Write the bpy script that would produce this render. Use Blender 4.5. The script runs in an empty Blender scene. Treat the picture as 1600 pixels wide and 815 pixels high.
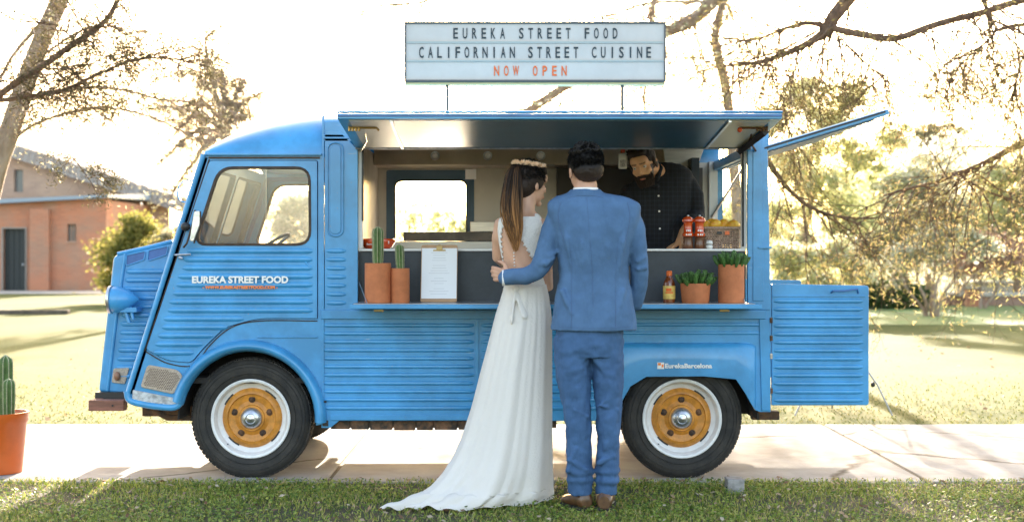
import bpy, bmesh, math, random
import numpy as np
from mathutils import Vector, Matrix, Euler, noise
from mathutils.geometry import delaunay_2d_cdt
rnd = random.Random(7)
NR = np.random.default_rng(7)
PI = math.pi
sc = bpy.context.scene
col = sc.collection

# ------------------------------------------------------------------ camera, sky, sun
F, D0, HZ, CH = 2160.0, 8.0, 402.0, 1.281
cam = bpy.data.cameras.new('camera'); cam_o = bpy.data.objects.new('camera', cam); col.objects.link(cam_o)
cam_o.location = (0, -D0, CH); cam_o.rotation_euler = (PI/2, 0, 0)
cam.lens = 36*F/1600; cam.sensor_width = 36; cam.shift_y = (HZ-407.5)/1600; cam.clip_end = 2000
cam.dof.use_dof = True; cam.dof.focus_distance = 7.7; cam.dof.aperture_fstop = 2.4
sc.camera = cam_o
SUN_EL, SUN_AZ = math.radians(16.5), math.radians(1.5)     # azimuth from +Y towards +X
world = bpy.data.worlds.new("World"); sc.world = world; world.use_nodes = True
wn = world.node_tree.nodes; wl = world.node_tree.links
sky = wn.new('ShaderNodeTexSky'); sky.sky_type = 'NISHITA'; sky.sun_disc = False
sky.sun_elevation = SUN_EL; sky.sun_rotation = SUN_AZ
sky.air_density = 1.0; sky.dust_density = 3.0; sky.ozone_density = 1.0; sky.altitude = 50
bg = wn['Background']; bg.inputs['Strength'].default_value = 0.13
wl.new(sky.outputs[0], bg.inputs['Color'])
sun = bpy.data.lights.new('sun', 'SUN'); sun.energy = 4.2; sun.angle = math.radians(0.6); sun.color = (1, .965, .91)
sun_o = bpy.data.objects.new('sun', sun); col.objects.link(sun_o)
sd = Vector((math.sin(SUN_AZ)*math.cos(SUN_EL), math.cos(SUN_AZ)*math.cos(SUN_EL), math.sin(SUN_EL)))
sun_o.rotation_euler = sd.to_track_quat('Z', 'Y').to_euler()
sun_o.location = sd*60
vs = sc.view_settings; vs.view_transform = 'Standard'; vs.look = 'None'; vs.exposure = 2.9; vs.gamma = 1
vs.use_white_balance = True; vs.white_balance_temperature = 7900; vs.white_balance_tint = 15
sc.cycles.max_bounces = 8; sc.cycles.transparent_max_bounces = 12

# ------------------------------------------------------------------ helpers
def P(px, py, y=0.0):
    k = (D0+y)/F
    return Vector(((px-800)*k, y, CH+(HZ-py)*k))
def X(px, y=0.0): return (px-800)*(D0+y)/F
def Z(py, y=0.0): return CH+(HZ-py)*(D0+y)/F

MATS = {}
def mat(name, c, rough=.6, metal=0, var=0, vscale=6, c2=None, bump=0, bscale=60, coat=0, stretch=(1,1,1), spec=.5,
        transl=0, wear=None, wear_amt=.5, sheen=0, ramp=(.4,.6)):
    m = bpy.data.materials.new(name); m.use_nodes = True
    n, l = m.node_tree.nodes, m.node_tree.links
    b = n['Principled BSDF']; out = n['Material Output']
    b.inputs['Roughness'].default_value = rough; b.inputs['Metallic'].default_value = metal
    b.inputs['Specular IOR Level'].default_value = spec
    b.inputs['Coat Weight'].default_value = coat; b.inputs['Coat Roughness'].default_value = .12
    if sheen: b.inputs['Sheen Weight'].default_value = sheen
    b.inputs['Base Color'].default_value = (*c, 1)
    tc = n.new('ShaderNodeTexCoord'); mp = n.new('ShaderNodeMapping'); mp.inputs['Scale'].default_value = stretch
    l.new(tc.outputs['Object'], mp.inputs[0])
    last = None
    if var or c2:
        nz = n.new('ShaderNodeTexNoise'); nz.inputs['Scale'].default_value = vscale; nz.inputs['Detail'].default_value = 6
        nz.inputs['Roughness'].default_value = .65
        l.new(mp.outputs[0], nz.inputs['Vector'])
        rp = n.new('ShaderNodeValToRGB'); rp.color_ramp.elements[0].position = ramp[0]; rp.color_ramp.elements[1].position = ramp[1]
        a = c2 if c2 else tuple(max(0, v*(1-var)) for v in c)
        bb = c if c2 else tuple(min(1, v*(1+var)) for v in c)
        rp.color_ramp.elements[0].color = (*a, 1); rp.color_ramp.elements[1].color = (*bb, 1)
        l.new(nz.outputs[0], rp.inputs[0]); last = rp.outputs[0]
    if wear:
        nw = n.new('ShaderNodeTexNoise'); nw.inputs['Scale'].default_value = 9; nw.inputs['Detail'].default_value = 12; nw.inputs['Roughness'].default_value = .8
        mp2 = n.new('ShaderNodeMapping'); mp2.inputs['Scale'].default_value = (.45, .45, 3.4); l.new(tc.outputs['Object'], mp2.inputs[0])
        l.new(mp2.outputs[0], nw.inputs['Vector'])
        r2 = n.new('ShaderNodeValToRGB'); r2.color_ramp.elements[0].position = .635; r2.color_ramp.elements[1].position = .70
        l.new(nw.outputs[0], r2.inputs[0])
        mu = n.new('ShaderNodeMath'); mu.operation = 'MULTIPLY'; mu.inputs[1].default_value = wear_amt; l.new(r2.outputs[0], mu.inputs[0])
        mx = n.new('ShaderNodeMix'); mx.data_type = 'RGBA'; l.new(mu.outputs[0], mx.inputs[0])
        if last: l.new(last, mx.inputs[6])
        else: mx.inputs[6].default_value = (*c, 1)
        mx.inputs[7].default_value = (*wear, 1); last = mx.outputs[2]
    if last: l.new(last, b.inputs['Base Color'])
    if bump:
        nb = n.new('ShaderNodeTexNoise'); nb.inputs['Scale'].default_value = bscale; nb.inputs['Detail'].default_value = 5
        l.new(mp.outputs[0], nb.inputs['Vector'])
        bp = n.new('ShaderNodeBump'); bp.inputs['Strength'].default_value = bump; bp.inputs['Distance'].default_value = .01
        l.new(nb.outputs[0], bp.inputs['Height']); l.new(bp.outputs[0], b.inputs['Normal'])
    if transl:
        tr = n.new('ShaderNodeBsdfTranslucent'); ms = n.new('ShaderNodeMixShader'); ms.inputs[0].default_value = transl
        tr.inputs[0].default_value = (*c, 1)
        if last: l.new(last, tr.inputs[0])
        l.new(b.outputs[0], ms.inputs[1]); l.new(tr.outputs[0], ms.inputs[2]); l.new(ms.outputs[0], out.inputs[0])
    MATS[name] = m
    return m
def leafmat(name, cols, transl=.5, rough=.6):
    """leaf colour picked per leaf from a stored random value"""
    m = bpy.data.materials.new(name); m.use_nodes = True
    n, l = m.node_tree.nodes, m.node_tree.links
    b = n['Principled BSDF']; out = n['Material Output']; b.inputs['Roughness'].default_value = rough
    at = n.new('ShaderNodeAttribute'); at.attribute_name = 'tint'
    rp = n.new('ShaderNodeValToRGB'); rp.color_ramp.interpolation = 'LINEAR'
    els = rp.color_ramp.elements
    while len(els) < len(cols): els.new(.5)
    for i, c in enumerate(cols):
        els[i].position = i/(len(cols)-1); els[i].color = (*c, 1)
    l.new(at.outputs['Fac'], rp.inputs[0]); l.new(rp.outputs[0], b.inputs['Base Color'])
    tr = n.new('ShaderNodeBsdfTranslucent'); ms = n.new('ShaderNodeMixShader'); ms.inputs[0].default_value = transl
    l.new(rp.outputs[0], tr.inputs[0]); l.new(b.outputs[0], ms.inputs[1]); l.new(tr.outputs[0], ms.inputs[2]); l.new(ms.outputs[0], out.inputs[0])
    return m
def glassmat(name, tint=(1,1,1), refl=.12, film=0.0):
    m = bpy.data.materials.new(name); m.use_nodes = True
    n, l = m.node_tree.nodes, m.node_tree.links
    n.remove(n['Principled BSDF']); out = n['Material Output']
    t = n.new('ShaderNodeBsdfTransparent'); t.inputs[0].default_value = (*tint, 1)
    g = n.new('ShaderNodeBsdfGlossy'); g.inputs['Roughness'].default_value = .03
    fr = n.new('ShaderNodeFresnel'); fr.inputs[0].default_value = 1.45
    ad = n.new('ShaderNodeMath'); ad.operation = 'ADD'; ad.inputs[1].default_value = refl; l.new(fr.outputs[0], ad.inputs[0])
    mx = n.new('ShaderNodeMixShader'); l.new(ad.outputs[0], mx.inputs[0]); l.new(t.outputs[0], mx.inputs[1]); l.new(g.outputs[0], mx.inputs[2])
    last = mx.outputs[0]
    if film:
        d = n.new('ShaderNodeBsdfDiffuse'); d.inputs[0].default_value = (.8, .8, .8, 1)
        tl = n.new('ShaderNodeBsdfTranslucent'); tl.inputs[0].default_value = (.85, .85, .82, 1)
        m0 = n.new('ShaderNodeMixShader'); l.new(d.outputs[0], m0.inputs[1]); l.new(tl.outputs[0], m0.inputs[2])
        m2 = n.new('ShaderNodeMixShader'); m2.inputs[0].default_value = film; l.new(last, m2.inputs[1]); l.new(m0.outputs[0], m2.inputs[2]); last = m2.outputs[0]
    l.new(last, out.inputs[0]); return m

ORG = {}
def tag(o, label=None, cat=None, group=None, kind=None):
    if label: o['label'] = label
    if cat: o['category'] = cat
    if group: o['group'] = group
    if kind: o['kind'] = kind
    return o
def empty(name, loc, label=None, cat=None, group=None):
    o = bpy.data.objects.new(name, None); col.objects.link(o); o.location = loc; o.empty_display_size = .1
    ORG[o.name] = Vector(loc); return tag(o, label, cat, group)
def copy_tree(o, parent=None):
    c = o.copy(); col.objects.link(c)
    if parent: c.parent = parent
    for ch in o.children: copy_tree(ch, c)
    return c
def link_mesh(name, me, m, parent=None, smooth=True, angle=35):
    ob = bpy.data.objects.new(name, me); col.objects.link(ob)
    if m and not me.materials: me.materials.append(m)
    if smooth:
        me.polygons.foreach_set('use_smooth', [True]*len(me.polygons))
        if angle: me.set_sharp_from_angle(angle=math.radians(angle))
    if parent:
        ob.parent = parent; ORG[ob.name] = ORG[parent.name]
    return ob
def inside(p, poly):
    c = False; n = len(poly)
    for i in range(n):
        a, b = poly[i], poly[i-1]
        if (a[1] > p[1]) != (b[1] > p[1]) and p[0] < (b[0]-a[0])*(p[1]-a[1])/(b[1]-a[1]+1e-12)+a[0]: c = not c
    return c
def fill2d(loops):
    pts = [Vector((p.x, p.y)) for L in loops for p in L]; ed = []; i0 = 0
    for L in loops: ed += [(i0+i, i0+(i+1) % len(L)) for i in range(len(L))]; i0 += len(L)
    vo, eo, fo, ov, oe, of_ = delaunay_2d_cdt(pts, ed, [], 0, 1e-6)
    out = []
    for f in fo:
        c = sum((vo[i] for i in f), Vector((0, 0)))/len(f)
        if sum(inside(c, L) for L in loops) % 2 == 1 and all(ov[i] for i in f): out.append(tuple(ov[i][0] for i in f))
    return out
class MB:
    def __init__(s): s.v = []; s.f = []
    def add(s, vs, fs):
        b = len(s.v); s.v += [tuple(v) for v in vs]; s.f += [tuple(i+b for i in f) for f in fs]; return s
    def box(s, x0, x1, y0, y1, z0, z1):
        return s.add([(x0,y0,z0),(x1,y0,z0),(x1,y1,z0),(x0,y1,z0),(x0,y0,z1),(x1,y0,z1),(x1,y1,z1),(x0,y1,z1)],
              [(0,3,2,1),(4,5,6,7),(0,1,5,4),(1,2,6,5),(2,3,7,6),(3,0,4,7)])
    def obox(s, c, u, v, w):  # centre and three half vectors
        c, u, v, w = map(Vector, (c, u, v, w)); p = []
        for k in (-1, 1):
            for a, b in ((-1,-1),(1,-1),(1,1),(-1,1)): p.append(c+u*a+v*b+w*k)
        return s.add(p, [(0,3,2,1),(4,5,6,7),(0,1,5,4),(1,2,6,5),(2,3,7,6),(3,0,4,7)])
    def plate(s, outer, holes=(), o=(0,0,0), u=(1,0,0), v=(0,0,1), n=(0,1,0), t=.02):
        """flat plate with holes: 2-D loops in (u,v), thickness t along n"""
        o, u, v, n = map(Vector, (o, u, v, n))
        loops = [[Vector((p[0], p[1], 0)) for p in outer]] + [[Vector((p[0], p[1], 0)) for p in h] for h in holes]
        flat = [p for L in loops for p in L]; tris = fill2d(loops) if holes else []; N = len(flat)
        vs = [o+u*p.x+v*p.y for p in flat] + [o+u*p.x+v*p.y+n*t for p in flat]
        fs = []
        if not holes: fs += [tuple(range(N)), tuple(range(N, 2*N))[::-1]]
        else:
            for a, b, c in tris: fs += [(a, b, c), (c+N, b+N, a+N)]
        i0 = 0
        for L in loops:
            m_ = len(L)
            for i in range(m_):
                a, b = i0+i, i0+(i+1) % m_; fs.append((a, b, b+N, a+N))
            i0 += m_
        return s.add(vs, fs)
    def xz(s, outer, holes=(), y0=0, y1=.02):   # pixel polygons at plane y0
        f = lambda L: [(X(a, 0), Z(b, 0)) for a, b in L]
        return s.plate(f(outer), [f(h) for h in holes], o=(0, y0, 0), t=y1-y0)
    def tube(s, path, r, seg=8, cap=True, flat=1.0, up=None):
        path = [Vector(p) for p in path]; n = len(path)
        if not isinstance(r, (list, tuple)): r = [r]*n
        rings = []; prev = up and Vector(up)
        for i, p in enumerate(path):
            d = (path[min(i+1, n-1)]-path[max(i-1, 0)]).normalized()
            a = prev if prev is not None else (Vector((0,0,1)) if abs(d.z) < .9 else Vector((1,0,0)))
            side = d.cross(a)
            if side.length < 1e-5: side = d.cross(Vector((0,1,0)))
            side.normalize(); a2 = side.cross(d).normalized(); prev = a2
            rings.append([p+(side*math.cos(2*PI*k/seg)+a2*math.sin(2*PI*k/seg)*flat)*r[i] for k in range(seg)])
        return s.rings(rings, cap)
    def rings(s, rings, cap=True, close=False):
        n = len(rings[0]); vs = [p for R in rings for p in R]; fs = []
        m_ = len(rings)
        for i in range(m_ if close else m_-1):
            j = (i+1) % m_
            for k in range(n):
                k2 = (k+1) % n; fs.append((i*n+k, i*n+k2, j*n+k2, j*n+k))
        if cap and not close: fs += [tuple(range(n))[::-1], tuple((m_-1)*n+k for k in range(n))]
        return s.add(vs, fs)
    def capsule(s, path, r, seg=10, flat=1.0, up=None):
        """tube with rounded ends"""
        path = [Vector(p) for p in path]
        if not isinstance(r, (list, tuple)): r = [r]*len(path)
        d0 = (path[0]-path[1]).normalized(); d1 = (path[-1]-path[-2]).normalized()
        pre = [path[0]+d0*r[0]*q for q in (.97, .8, .45)]; post = [path[-1]+d1*r[-1]*q for q in (.45, .8, .97)]
        rr = [r[0]*q for q in (.24, .6, .89)] + list(r) + [r[-1]*q for q in (.89, .6, .24)]
        return s.tube(pre+path+post, rr, seg, True, flat, up)
    def lathe(s, prof, c, axis='Z', seg=32, closed=False):
        """prof: (radius, height along axis)"""
        c = Vector(c); rings = []
        for r, h in prof:
            R = []
            for k in range(seg):
                a = 2*PI*k/seg
                if axis == 'Z': R.append(c+Vector((r*math.cos(a), r*math.sin(a), h)))
                elif axis == 'Y': R.append(c+Vector((r*math.cos(a), h, r*math.sin(a))))
                else: R.append(c+Vector((h, r*math.cos(a), r*math.sin(a))))
            rings.append(R)
        return s.rings(rings, True, closed)
    def ell(s, c, r, rot=None, seg=16, n=10):
        c = Vector(c); M = Euler(rot).to_matrix() if rot else Matrix.Identity(3); rings = []
        for i in range(n+1):
            t = PI*(i+.02)/(n+.04); R = []
            for k in range(seg):
                a = 2*PI*k/seg
                R.append(c+M@Vector((r[0]*math.sin(t)*math.cos(a), r[1]*math.sin(t)*math.sin(a), r[2]*math.cos(t))))
            rings.append(R)
        return s.rings(rings)
    def mesh(s, name='m', org=None):
        me = bpy.data.meshes.new(name)
        v = np.array(s.v, dtype=float)
        if org is not None: v = v-np.array(org)
        me.from_pydata(v.tolist(), [], s.f); me.validate(); 
        bm = bmesh.new(); bm.from_mesh(me); bmesh.ops.recalc_face_normals(bm, faces=bm.faces); bm.to_mesh(me); bm.free()
        return me
    def build(s, name, m, parent=None, smooth=True, bevel=0, angle=35, seg=2, label=None):
        org = ORG[parent.name] if parent else None
        ob = link_mesh(name, s.mesh(name, org), m, parent, smooth, angle)
        if bevel:
            b = ob.modifiers.new('bevel', 'BEVEL'); b.width = bevel; b.segments = seg; b.limit_method = 'ANGLE'; b.angle_limit = math.radians(40); b.harden_normals = True
        if label: ob['label'] = label
        return ob
def remeshed(mb, name, m, parent, voxel=.005, smooth=6, disp=0, dscale=.12, decim=None):
    """fuse closed shapes into one continuous skin"""
    org = ORG[parent.name]
    ob = bpy.data.objects.new('tmp', mb.mesh('tmp', org)); col.objects.link(ob)
    r = ob.modifiers.new('r', 'REMESH'); r.mode = 'VOXEL'; r.voxel_size = voxel
    if smooth:
        sm = ob.modifiers.new('s', 'SMOOTH'); sm.factor = .5; sm.iterations = smooth
    if disp:
        tx = bpy.data.textures.new('folds', 'CLOUDS'); tx.noise_scale = dscale; tx.noise_depth = 1
        d = ob.modifiers.new('d', 'DISPLACE'); d.texture = tx; d.strength = disp; d.mid_level = .5
    dg = bpy.context.evaluated_depsgraph_get(); dg.update()
    me = bpy.data.meshes.new_from_object(ob.evaluated_get(dg)); me.name = name
    bpy.data.objects.remove(ob)
    me.materials.clear()
    return link_mesh(name, me, m, parent, True, None)
def vcolor(ob, fn, name='paint'):
    """store a per-vertex colour (a real surface colour: skin, lips, stubble, dyed tips)"""
    me = ob.data; a = me.color_attributes.new(name, 'FLOAT_COLOR', 'POINT')
    n = len(me.vertices); co = np.empty(n*3); me.vertices.foreach_get('co', co); co = co.reshape(-1, 3)+np.array(ORG[ob.name])
    c = np.ones((n, 4)); c[:, :3] = fn(co); a.data.foreach_set('color', c.ravel())
def attrmat(name, rough=.5, bump=0, bscale=200, sss=0, noise_amt=.12):
    m = mat(name, (1,1,1), rough, bump=bump, bscale=bscale)
    n, l = m.node_tree.nodes, m.node_tree.links; b = n['Principled BSDF']
    at = n.new('ShaderNodeAttribute'); at.attribute_name = 'paint'; l.new(at.outputs['Color'], b.inputs['Base Color'])
    if sss:
        b.inputs['Subsurface Weight'].default_value = sss; b.inputs['Subsurface Radius'].default_value = (.012, .005, .003); b.inputs['Subsurface Scale'].default_value = 1
    return m
def quads(name, cen, ax, bx, m, parent=None, tint=None, tri=False):
    """many small leaf quads: centres, half axes (N,3)"""
    N = len(cen)
    org = np.array(ORG[parent.name]) if parent else np.zeros(3)
    c = cen-org
    if tri: v = np.stack([c-ax, c+bx*.9, c+ax], 1); k = 3
    else: v = np.stack([c-ax, c-bx, c+ax, c+bx], 1); k = 4
    me = bpy.data.meshes.new(name); me.vertices.add(N*k); me.vertices.foreach_set('co', v.reshape(-1).astype(np.float32))
    me.loops.add(N*k); me.loops.foreach_set('vertex_index', np.arange(N*k, dtype=np.int32))
    me.polygons.add(N); me.polygons.foreach_set('loop_start', np.arange(0, N*k, k, dtype=np.int32)); me.polygons.foreach_set('loop_total', np.full(N, k, dtype=np.int32))
    me.update(calc_edges=True)
    t = me.attributes.new('tint', 'FLOAT', 'POINT')
    if tint is None: tint = NR.random(N)
    t.data.foreach_set('value', np.repeat(tint, k).astype(np.float32))
    return link_mesh(name, me, m, parent, False)
def rdir(N, zs=1.0):
    v = NR.normal(size=(N, 3)); v[:, 2] *= zs; return v/np.linalg.norm(v, axis=1)[:, None]
def perp(a):
    r = rdir(len(a)); b = np.cross(a, r); return b/np.maximum(1e-6, np.linalg.norm(b, axis=1))[:, None]
def spline(pts, n=8):
    """Catmull-Rom through points"""
    pts = [Vector(p) for p in pts]; q = [pts[0]*2-pts[1]]+pts+[pts[-1]*2-pts[-2]]; out = []
    for i in range(1, len(q)-2):
        a, b, c, d = q[i-1:i+3]
        for k in range(n):
            t = k/n
            out.append(.5*((2*b)+(c-a)*t+(2*a-5*b+4*c-d)*t*t+(3*b-a-3*c+d)*t**3))
    out.append(pts[-1]); return out
def lerp_list(vals, n): 
    x = np.linspace(0, len(vals)-1, n); return list(np.interp(x, range(len(vals)), vals))
def text_mesh(body, height, bold=0, extrude=.001, xs=1.0, spacing=1.0):
    c = bpy.data.curves.new('t', 'FONT'); c.body = body; c.size = height*1.38; c.offset = bold; c.extrude = extrude; c.space_character = spacing
    c.align_x = 'CENTER'; c.resolution_u = 3
    ob = bpy.data.objects.new('t', c); col.objects.link(ob); dg = bpy.context.evaluated_depsgraph_get(); dg.update()
    me = bpy.data.meshes.new_from_object(ob.evaluated_get(dg)); bpy.data.objects.remove(ob)
    v = np.empty(len(me.vertices)*3); me.vertices.foreach_get('co', v); v = v.reshape(-1, 3)
    w = np.stack([v[:, 0]*xs, -v[:, 2], v[:, 1]], 1); me.vertices.foreach_set('co', w.ravel()); me.update(); return me
def put_text(name, body, cx, base, y, height, m, parent, xs=1, bold=0, spacing=1, width=None, slant=0):
    me = text_mesh(body, height, bold, .0015, 1, spacing)
    v = np.empty(len(me.vertices)*3); me.vertices.foreach_get('co', v); v = v.reshape(-1, 3)
    w0 = v[:, 0].max()-v[:, 0].min()
    if width: xs = width/w0
    v[:, 0] = (v[:, 0]-(v[:, 0].max()+v[:, 0].min())/2)*xs+cx; v[:, 1] += y; v[:, 2] += base
    v -= np.array(ORG[parent.name]); me.vertices.foreach_set('co', v.ravel()); me.update()
    me.materials.clear()
    return link_mesh(name, me, m, parent, False)

# ------------------------------------------------------------------ materials
BLUE = mat('blue_van_paint', (.022, .275, .545), .32, var=.14, vscale=3.2, bump=.09, bscale=6, coat=.25, wear=(.46, .50, .50), wear_amt=.7)
n_, l_ = BLUE.node_tree.nodes, BLUE.node_tree.links; b_ = n_['Principled BSDF']     # small chips down to primer and rust
tc_ = n_.new('ShaderNodeTexCoord'); q_ = n_.new('ShaderNodeTexNoise'); q_.inputs['Scale'].default_value = 38; q_.inputs['Detail'].default_value = 5; q_.inputs['Roughness'].default_value = .7; l_.new(tc_.outputs['Object'], q_.inputs['Vector'])
r_ = n_.new('ShaderNodeValToRGB'); r_.color_ramp.elements[0].position = .675; r_.color_ramp.elements[1].position = .70; l_.new(q_.outputs[0], r_.inputs[0])
q2_ = n_.new('ShaderNodeTexNoise'); q2_.inputs['Scale'].default_value = 2.1; l_.new(tc_.outputs['Object'], q2_.inputs['Vector']); r2_ = n_.new('ShaderNodeValToRGB'); r2_.color_ramp.elements[0].position = .45; r2_.color_ramp.elements[1].position = .6; l_.new(q2_.outputs[0], r2_.inputs[0])
mu_ = n_.new('ShaderNodeMath'); mu_.operation = 'MULTIPLY'; l_.new(r_.outputs[0], mu_.inputs[0]); l_.new(r2_.outputs[0], mu_.inputs[1])
mc_ = n_.new('ShaderNodeMix'); mc_.data_type = 'RGBA'; l_.new(mu_.outputs[0], mc_.inputs[0]); l_.new(b_.inputs['Base Color'].links[0].from_socket, mc_.inputs[6]); mc_.inputs[7].default_value = (.30, .24, .19, 1); l_.new(mc_.outputs[2], b_.inputs['Base Color'])
BLUE_IN = mat('blue_inner_paint', (.03, .16, .42), .4, var=.1, coat=.2)
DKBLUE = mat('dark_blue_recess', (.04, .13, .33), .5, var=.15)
RUBBER = mat('black_rubber', (.018, .017, .016), .75, var=.3, vscale=12, bump=.15, bscale=80)
TYRE = mat('tyre_rubber', (.02, .019, .018), .8, var=.35, vscale=9, c2=(.04, .035, .03), bump=.2, bscale=120)
SEAL = mat('brown_window_seal', (.05, .032, .022), .7, var=.3, vscale=20)
WHEELW = mat('white_wheel_paint', (.75, .75, .74), .4, var=.06, vscale=15, wear=(.35, .25, .15), wear_amt=.4)
WHEELO = mat('mustard_wheel_paint', (.56, .215, .03), .45, var=.2, vscale=18, wear=(.12, .07, .04), wear_amt=.5)
CHROME = mat('worn_hub_metal', (.55, .56, .58), .28, metal=.9, var=.15, vscale=20, bump=.1)
STEEL = mat('brushed_steel', (.52, .48, .44), .32, metal=.75, var=.1, vscale=5, stretch=(1, 1, 8), bump=.04, bscale=40)
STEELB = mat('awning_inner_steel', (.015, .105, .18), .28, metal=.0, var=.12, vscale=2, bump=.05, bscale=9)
CREAM = mat('cream_wall_lining', (.42, .385, .355), .38, metal=.4, var=.06, vscale=3)
WHITE = mat('white_trim', (.78, .77, .74), .5, var=.04)
RUST = mat('rusty_chassis', (.16, .075, .035), .85, c2=(.045, .03, .022), vscale=9, bump=.4, bscale=40)
WOODB = mat('reddish_bumper_wood', (.26, .10, .065), .6, var=.25, vscale=8, stretch=(1, 5, 5), bump=.2)
SLATE = mat('slate_counter_panel', (.032, .040, .048), .55, var=.2, vscale=4)
BRASS = mat('brass_fitting', (.55, .36, .14), .4, metal=.8)
BLACKP = mat('black_plastic', (.015, .015, .016), .45)
GLASS = glassmat('window_glass', (.97, .98, .97), .02)
GLASSF = glassmat('whitish_sliding_glass', (.95, .96, .96), .04, .05)  # thin whitish film mixed evenly into the pane
MESHP = mat('perforated_beige_plate', (.47, .38, .30), .7, var=.18, vscale=120, bump=.5, bscale=300)
TERRA = mat('terracotta', (.50, .155, .06), .8, var=.1, vscale=12, bump=.15, bscale=90, wear=(.62, .36, .25), wear_amt=.35)
SOIL = mat('potting_soil', (.05, .032, .02), .95, bump=.6, bscale=120)
CACT = mat('cactus_green', (.075, .14, .035), .6, var=.25, vscale=25, bump=.1)
CACTR = mat('cactus_pale_ribs', (.36, .36, .22), .7, var=.2, vscale=60)
SUCC = mat('succulent_green', (.045, .125, .025), .5, var=.35, vscale=30)
PAPER = mat('white_paper', (.8, .81, .83), .7)
KRAFT = mat('brown_clipboard', (.42, .24, .13), .6, var=.12, vscale=10)
REDP = mat('red_lacquer', (.62, .065, .008), .22, coat=.6)
WOODM = mat('dark_mill_wood', (.13, .04, .015), .4, var=.2, coat=.4)
WICK = mat('wicker', (.38, .26, .19), .75, var=.3, vscale=60)
LEMON = mat('lemon_peel', (.80, .50, .05), .45, var=.12, vscale=25, c2=(.75, .30, .03), bump=.2, bscale=150)
AMBER = mat('hot_sauce', (.20, .045, .012), .15, coat=.8)
ORANGE = mat('orange_cap', (.75, .13, .02), .35)
YELLOW = mat('yellow_label', (.72, .47, .12), .5, var=.15, vscale=40)
SIGNW = mat('sign_white_panel', (.53, .485, .45), .5, var=.05, vscale=3)
SIGNF = mat('sign_grey_frame', (.10, .10, .10), .5, metal=.4)
SIGNR = mat('sign_grey_rail', (.36, .39, .37), .5)
INK = mat('dark_letter', (.022, .035, .042), .6)
REDL = mat('red_letter', (.85, .13, .02), .6)
DECW = mat('white_vinyl', (.8, .8, .77), .5)
DECO = mat('orange_vinyl', (.95, .24, .06), .5)
CONC = mat('concrete_slab', (.40, .385, .355), .9, spec=.15, c2=(.24, .225, .205), vscale=1.6, bump=.35, bscale=30, ramp=(.3, .62), wear=(.22, .19, .16), wear_amt=.5)  # uneven greys and dark blotches carry stains and dappled shade in the colour
n_, l_ = CONC.node_tree.nodes, CONC.node_tree.links; b_ = n_['Principled BSDF']
vo = n_.new('ShaderNodeTexVoronoi'); vo.feature = 'DISTANCE_TO_EDGE'; vo.inputs['Scale'].default_value = .42
tc_ = n_.new('ShaderNodeTexCoord'); nn_ = n_.new('ShaderNodeTexNoise'); nn_.inputs['Scale'].default_value = 2.5; nn_.inputs['Detail'].default_value = 8
mxv = n_.new('ShaderNodeMix'); mxv.data_type = 'VECTOR'; mxv.inputs[0].default_value = .16; l_.new(tc_.outputs['Object'], nn_.inputs['Vector']); l_.new(tc_.outputs['Object'], mxv.inputs[4]); l_.new(nn_.outputs['Color'], mxv.inputs[5]); l_.new(mxv.outputs[1], vo.inputs['Vector'])
cr_ = n_.new('ShaderNodeValToRGB'); cr_.color_ramp.elements[0].position = .002; cr_.color_ramp.elements[0].color = (.30, .27, .24, 1); cr_.color_ramp.elements[1].position = .007; l_.new(vo.outputs['Distance'], cr_.inputs[0])
mm_ = n_.new('ShaderNodeMix'); mm_.data_type = 'RGBA'; mm_.blend_type = 'MULTIPLY'; mm_.inputs[0].default_value = 1; src_ = b_.inputs['Base Color'].links[0].from_socket; l_.new(src_, mm_.inputs[6]); l_.new(cr_.outputs[0], mm_.inputs[7]); l_.new(mm_.outputs[2], b_.inputs['Base Color'])
BLOCK = mat('grey_concrete_block', (.27, .26, .25), .9, var=.2, vscale=20, bump=.4)
JOINT = mat('joint_earth', (.12, .09, .06), .95, bump=.5)

# ------------------------------------------------------------------ THE VAN
W = 1.9
van = empty('food_van', (0, .95, 0), 'blue corrugated vintage food van with raised serving hatch and mustard and white wheels', 'van')
def B(mb, name, m=BLUE, **k): return mb.build(name, m, van, **k)
def arc(cx, cy, rx, ry, a0, a1, n=20):
    return [(cx+rx*math.cos(math.radians(a0+(a1-a0)*i/n)), cy-ry*math.sin(math.radians(a0+(a1-a0)*i/n))) for i in range(n+1)]
def rrect(x0, y0, x1, y1, r, n=5):
    out = []
    for cx, cy, a in ((x1-r, y0+r, 0), (x0+r, y0+r, 90), (x0+r, y1-r, 180), (x1-r, y1-r, 270)):
        out += arc(cx, cy, r, r, a, a+90, n)
    return out
def rpoly(pts, rs, n=5):
    out = []; N = len(pts)
    for i in range(N):
        p = Vector(pts[i]); a = (Vector(pts[i-1])-p); b = (Vector(pts[(i+1) % N])-p); r = rs[i] if isinstance(rs, (list, tuple)) else rs
        if r == 0: out.append(tuple(p)); continue
        A = p+a.normalized()*r; Bq = p+b.normalized()*r
        for k in range(n+1):
            t = k/n; out.append(tuple((1-t)**2*A+2*t*(1-t)*p+t*t*Bq))
    return out
def inset(poly, d):
    """move a loop inward by d pixels (d<0 outward)"""
    n = len(poly); area = sum(poly[i][0]*poly[(i+1) % n][1]-poly[(i+1) % n][0]*poly[i][1] for i in range(n)); s = 1 if area > 0 else -1
    out = []
    for i in range(n):
        p0, p1, p2 = Vector(poly[i-1]), Vector(poly[i]), Vector(poly[(i+1) % n])
        e = (p2-p0)
        if e.length < 1e-6: out.append(tuple(p1)); continue
        e.normalize(); nrm = Vector((-e.y, e.x))*s; out.append(tuple(p1+nrm*d))
    return out
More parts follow.
